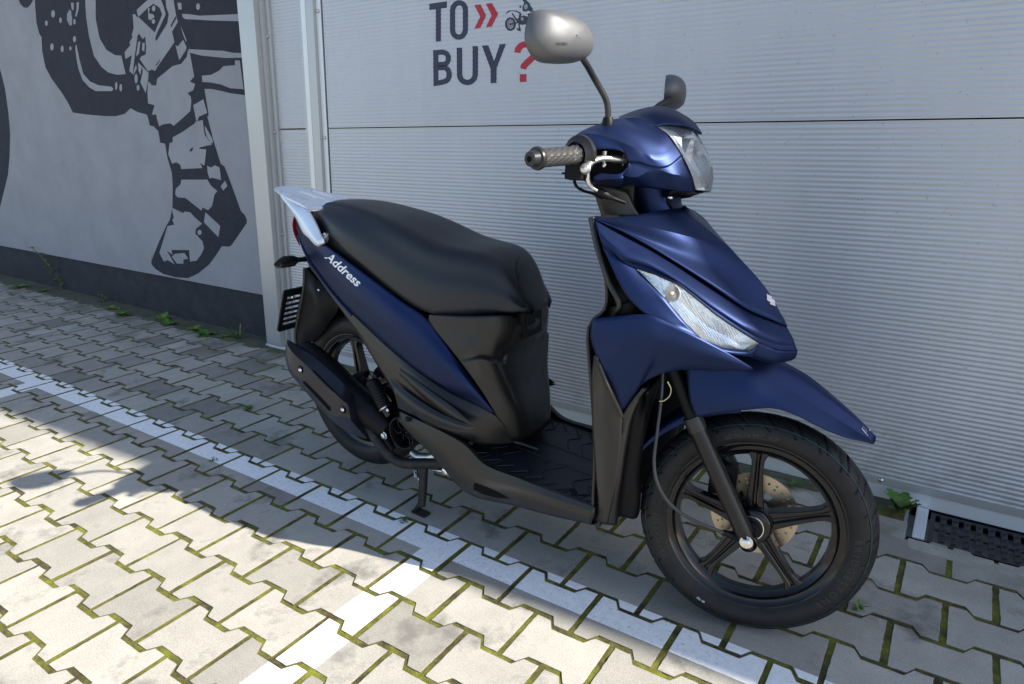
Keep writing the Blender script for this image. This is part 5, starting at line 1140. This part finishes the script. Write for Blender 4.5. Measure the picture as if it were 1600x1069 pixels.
for s in (1, -1):
    fy = steer if s == 1 else leftm
    mr_ = empty('mirror'); mr_.parent = scooter
    rings = [(.94, -.012), (.975, -.006), (.98, .0), (.965, .008), (.91, .017), (.81, .0255), (.66, .033), (.48, .038), (.25, .041), (.02, .042)]
    vv = [mc+(p-mc)*k_+MN*dx for k_, dx in rings for p in mo_]; n_ = len(mo_)
    g = MB(); g.add(vv, [(i*n_+j, i*n_+(j+1) % n_, (i+1)*n_+(j+1) % n_, (i+1)*n_+j) for i in range(len(rings)-1) for j in range(n_)]); hsg = part(g, 'housing', m_hous, mr_, fn=fy, smooth=60)
    if s == 1:
        tv, tf = textmesh('NVSEU', 1., 0.); Lx = max(p[0] for p in tv); th = bvh(hsg); V = [on(th, 869+p[0]/Lx*17.5, 70.9-p[1]*6.6, .0012) for p in tv]; g = MB(); g.add(V, tf); part(g, 'moulded_mark', m_black, mr_, smooth=None, recalc=False)
    g = MB(); g.add([mc+(p-mc)*.965-MN*.0105 for p in mo_], [tuple(range(n_))]); part(g, 'glass', m_mirr, mr_, fn=fy, smooth=None)
    g = MB(); g.tube(cr([p1s(398, 500, -.150), p1s(400, 470, -.152), p1s(393, 420, -.158), p1s(345, 330, -.185), p1s(300, 252, -.235), p1s(270, 215, -.255)], 40), .0062, 14); part(g, 'stem', m_grey, mr_, fn=fy)
    g = MB(); g.tube([p1s(397, 560, -.148), p1s(398, 548, -.149), p1s(400, 505, -.150), p1s(400, 488, -.151)], [.010, .0125, .0115, .009], 18); part(g, 'stem_boot', m_blk, mr_, fn=fy)
# ================================================================ DRAIN, BOLTS, PLANTS
drain = empty('channel_drain', (1.5, 1.0, 0)); tag(drain, 'black slotted drain channel with a steel end bar at the foot of the ribbed door', 'drain')
def dl(p): return (p[0]-1.5, p[1]-1.0, p[2])
XE = 3.2
w = MB(); w.box((1.508, .908, -.03), (1.538, 1.090, .004)); part_ = w.build('end_bar', m_jamb2, drain, 30, fn=dl, bevel=.0015)
w = MB(); w.box((1.496, .900, -.06), (XE, .905, -.001)); w.box((1.496, 1.092, -.06), (XE, 1.096, -.001)); w.box((1.496, .900, -.07), (XE, 1.096, -.06)); w.build('channel', m_black, drain, 30, fn=dl)
hol = []; x = 1.557
while x < XE-.03:
    for y0, y1 in ((.918, .992), (1.004, 1.078)): hol.append(slot(x, x+.0125, y0, y1, .002))
    x += .0288
w = plate([(1.545, .908), (XE, .908), (XE, 1.090), (1.545, 1.090)], hol, lambda a, b_, h: (a, b_, -.010+h), .006)
m_grate = mat('grate_plastic', (.022, .022, .026), .45, bump=.4, bscale=300)
w.build('grating', m_grate, drain, 30, fn=dl)
w = MB(); x = 1.5715
while x < XE-.03:
    for k in range(5): y = .925+k*.034; w.box((x, y, -.004), (x+.0115, y+.004, .000), fn=lambda p: np.array([p[0], p[1]+(p[0]-x)*.5, p[2]]))
    x += .0288
w.build('grip_ridges', m_grate, drain, 30, fn=dl)
# cut edge blocks along the drain
eb_ = MB(); tn2 = []
def cutblock(x0, x1, y0, y1, z=0):
    n0 = len(eb_.v); eb_.box((x0, y0, -.05), (x1, y1, z)); tn2.extend([rr.gauss(.5, .12)]*8)
for x0, x1 in ((1.31, 1.4925), (1.50, 1.697), (1.706, 1.897), (1.905, 2.097), (2.105, 2.297), (2.305, 2.497), (2.505, 2.8)):
    cutblock(x0, x1, .842 if x0 > 1.49 else .842, .898 if x0 > 1.49 else .985)
cutblock(1.31, 1.49, .993, 1.085, -.004)
m2 = bpy.data.meshes.new('edge_blocks'); m2.from_pydata(eb_.v, [], eb_.f); q_ = m2.attributes.new('tone', 'FLOAT', 'POINT'); q_.data.foreach_set('value', tn2); m2.materials.append(m_pave)
bm = bmesh.new(); bm.from_mesh(m2); bmesh.ops.recalc_face_normals(bm, faces=bm.faces); bmesh.ops.bevel(bm, geom=bm.edges[:], offset=.002, segments=1, affect='EDGES'); bm.to_mesh(m2); bm.free()
eo = bpy.data.objects.new('edge_kerb', m2); C_.objects.link(eo); tag(eo, kind='structure')

m_leaf = mat('leaf_green', (.075, .19, .022), .5, vcol=(.045, .12, .018), vscale=60)
m_leaf.node_tree.nodes['Principled BSDF'].inputs['Subsurface Weight'].default_value = .15
m_leafy = mat('leaf_yellow_green', (.17, .24, .03), .5, vcol=(.09, .16, .02), vscale=60)
m_stem = mat('weed_stem', (.10, .13, .03), .6)
def leaf(mb, base, az, ln, wd, lift, droop, lobes=0, rnd=random, fold=.25):
    """a blade with a raised midrib line, optional toothed outline"""
    n = 8; d = np.array([math.cos(az), math.sin(az), 0]); s_ = np.array([-math.sin(az), math.cos(az), 0]); v = []
    for i in range(n+1):
        t = i/n; c = np.array(base)+d*ln*t*math.cos(lift*.6)+np.array([0, 0, ln*(math.sin(lift)*t-droop*t*t)])
        w_ = wd*(math.sin(math.pi*min(1, t**.8*.96+.03)))**.8
        if lobes: w_ *= (1.0 if i % 2 else .55)
        v += [c+s_*w_+np.array([0, 0, fold*w_]), c, c-s_*w_+np.array([0, 0, fold*w_])]
    mb.add(v, [(3*i, 3*i+1, 3*i+4, 3*i+3) for i in range(n)]+[(3*i+1, 3*i+2, 3*i+5, 3*i+4) for i in range(n)])
def rosette(name, x, y, r, n, label, seed, m=None, lobes=1, lift=.5, wd=.22, grp=None, cat='weed', z=.002):
    R_ = random.Random(seed); mb = MB()
    for k in range(n):
        a = 2*math.pi*k/n+R_.uniform(-.4, .4); l = r*R_.uniform(.6, 1.1)
        leaf(mb, (0, 0, 0), a, l, l*wd*R_.uniform(.8, 1.2), lift*R_.uniform(.5, 1.5), R_.uniform(.1, .45), lobes, R_)
    root = empty(name, (x, y, z)); tag(root, label, cat, grp)
    mb.build('leaves', m or m_leaf, root, 60, recalc=False)
    st = MB(); st.tube([(0, 0, -.004), (0, 0, .006)], .002, 6); st.build('stem', m_stem, root, 60)
    return root
def upright(name, x, y, h, n, label, seed, lean=(0, 0), m=None, wd=.3, ll=.035, cat='weed'):
    R_ = random.Random(seed); mb = MB(); st = MB(); P = [(lean[0]*t*t*h+.008*math.sin(t*7), lean[1]*t*t*h, h*t) for t in np.linspace(0, 1, 10)]
    st.tube(P, [.0022]*9+[.001], 6)
    for k in range(n):
        t = R_.uniform(.1, 1); p = np.array([np.interp(t, np.linspace(0, 1, 10), [q[i] for q in P]) for i in range(3)])
        leaf(mb, p, R_.uniform(0, 6.28), ll*R_.uniform(.6, 1.2), ll*wd*.5, R_.uniform(.0, .9), .2, 0, R_)
    root = empty(name, (x, y, .002)); tag(root, label, cat); mb.build('leaves', m or m_leaf, root, 60, recalc=False); st.build('stem', m_stem, root, 60); return root
rosette('dandelion', 1.468, 1.035, .078, 11, 'leafy green dandelion beside the steel drain end bar', 3, lobes=1, lift=1.1, wd=.30)
rosette('seedling', 1.175, 1.02, .045, 4, 'pair of broad green leaves seen through the front wheel', 5, lobes=0, lift=.9, wd=.34)
upright('tall_weed', -3.95, 1.155, .30, 34, 'tall thin weed leaning against the dark plinth under the mural', 8, (-.9, -.1), m_leafy, .5, .04)
upright('tall_weed', -3.30, 1.13, .07, 14, 'short feathery weed at the foot of the tall thin weed', 9, (-.3, -.2), m_leafy, .4, .04)
ws = [(-5.45, 1.13, .09, 'two leaf weed nearest the left edge of the photo by the plinth'), (-4.30, 1.02, .12, 'wide yellow green weed left of the tall thin weed'), (-4.0, 1.06, .06, 'small dark weed below the tall thin weed'),
      (-3.05, 1.06, .08, 'dandelion rosette just right of the tall thin weed'), (-2.80, 1.0, .09, 'flat weed in the row between tall weed and jamb, second from the tall weed'), (-2.50, 1.08, .10, 'light green broad leaf weed halfway along the plinth'),
      (-2.35, 1.03, .09, 'upright pointed weed right of the broad leaf weed'), (-2.12, 1.05, .085, 'small round leaved weed left of the long flat weed'), (-1.98, 1.03, .11, 'long flat weed with broad leaves closest to the grass tuft'), (-1.86, 1.06, .06, 'little weed between the long flat weed and the grass tuft')]
for i, (x, y, r, lb) in enumerate(ws):
    rosette('weed', x, y, r*.78, 7+i % 3, lb, 20+i, m_leafy if i % 2 else m_leaf, i % 2, .5, .26, 'weeds along the foot of the mural wall')
def tuft(x, y, n, ln, label, seed, m=None, group=None):
    R_ = random.Random(seed); mb = MB()
    for k in range(n): leaf(mb, (R_.gauss(0, .006), R_.gauss(0, .006), 0), R_.uniform(0, 6.28), ln*R_.uniform(.5, 1.2), .0022, R_.uniform(.7, 1.4), R_.uniform(.2, .8), 0, R_, .1)
    o = mb.build('grass_tuft', m or m_leaf, None, 60, recalc=False); o.location = (x, y, .001); tag(o, label, 'grass tuft', group); return o
tuft(-1.78, 1.09, 26, .10, 'grass tuft beside the dry stalk by the door jamb', 40)
tuft(-.845, .485, 30, .030, 'short bright grass tuft in a joint left of the rear wheel', 41, None, 'tufts growing in the joints')
tuft(-1.62, .62, 18, .028, 'short grass tuft in a joint far behind the scooter', 42, None, 'tufts growing in the joints')
tuft(1.345, .655, 16, .022, 'grass tuft in the joint right of the front tyre', 43, None, 'tufts growing in the joints')
tuft(1.43, .50, 14, .026, 'grass tuft in the joint nearest the lower right corner', 44, None, 'tufts growing in the joints')
tuft(.27, .20, 16, .024, 'mossy tuft on the white line near the stand foot', 45, None, 'tufts growing in the joints')
tuft(-.55, .13, 12, .020, 'tiny tuft just below the white line left of the stand', 46, None, 'tufts growing in the joints')
dry = MB(); dry.tube([(0, 0, 0), (-.006, .01, .03), (-.01, .02, .062)], .0028, 6); o = dry.build('dry_stalk', mat('straw', (.42, .26, .11), .7), None, 50); o.location = (-1.80, 1.125, .002); tag(o, 'short brown dry stalk standing against the plinth by the jamb', 'stalk')

# small litter
R_ = random.Random(77)
m_dry = mat('dry_leaf', (.22, .13, .06), .8, var=.3, vscale=60)
for k, (x, y, lb) in enumerate(((-2.9, 1.08, 'dry brown leaf scrap lying at the plinth foot left of centre'), (-2.2, 1.0, 'dry brown leaf scrap near the upright pointed weed'), (-1.15, 1.02, 'dry brown leaf scrap below the door post'), (1.40, 1.05, 'dry brown leaf scrap beside the dandelion'), (.6, 1.04, 'dry brown leaf scrap against the door sill behind the footboard'))):
    mb = MB(); leaf(mb, (0, 0, 0), R_.uniform(0, 6), .022, .006, .2, .1, 0, R_, .5); leaf(mb, (0, 0, 0), R_.uniform(0, 6), .016, .005, .3, .2, 0, R_, .5)
    o = mb.build('dry_leaf', m_dry, None, 60, recalc=False); o.location = (x, y, .003); tag(o, lb, 'leaf')
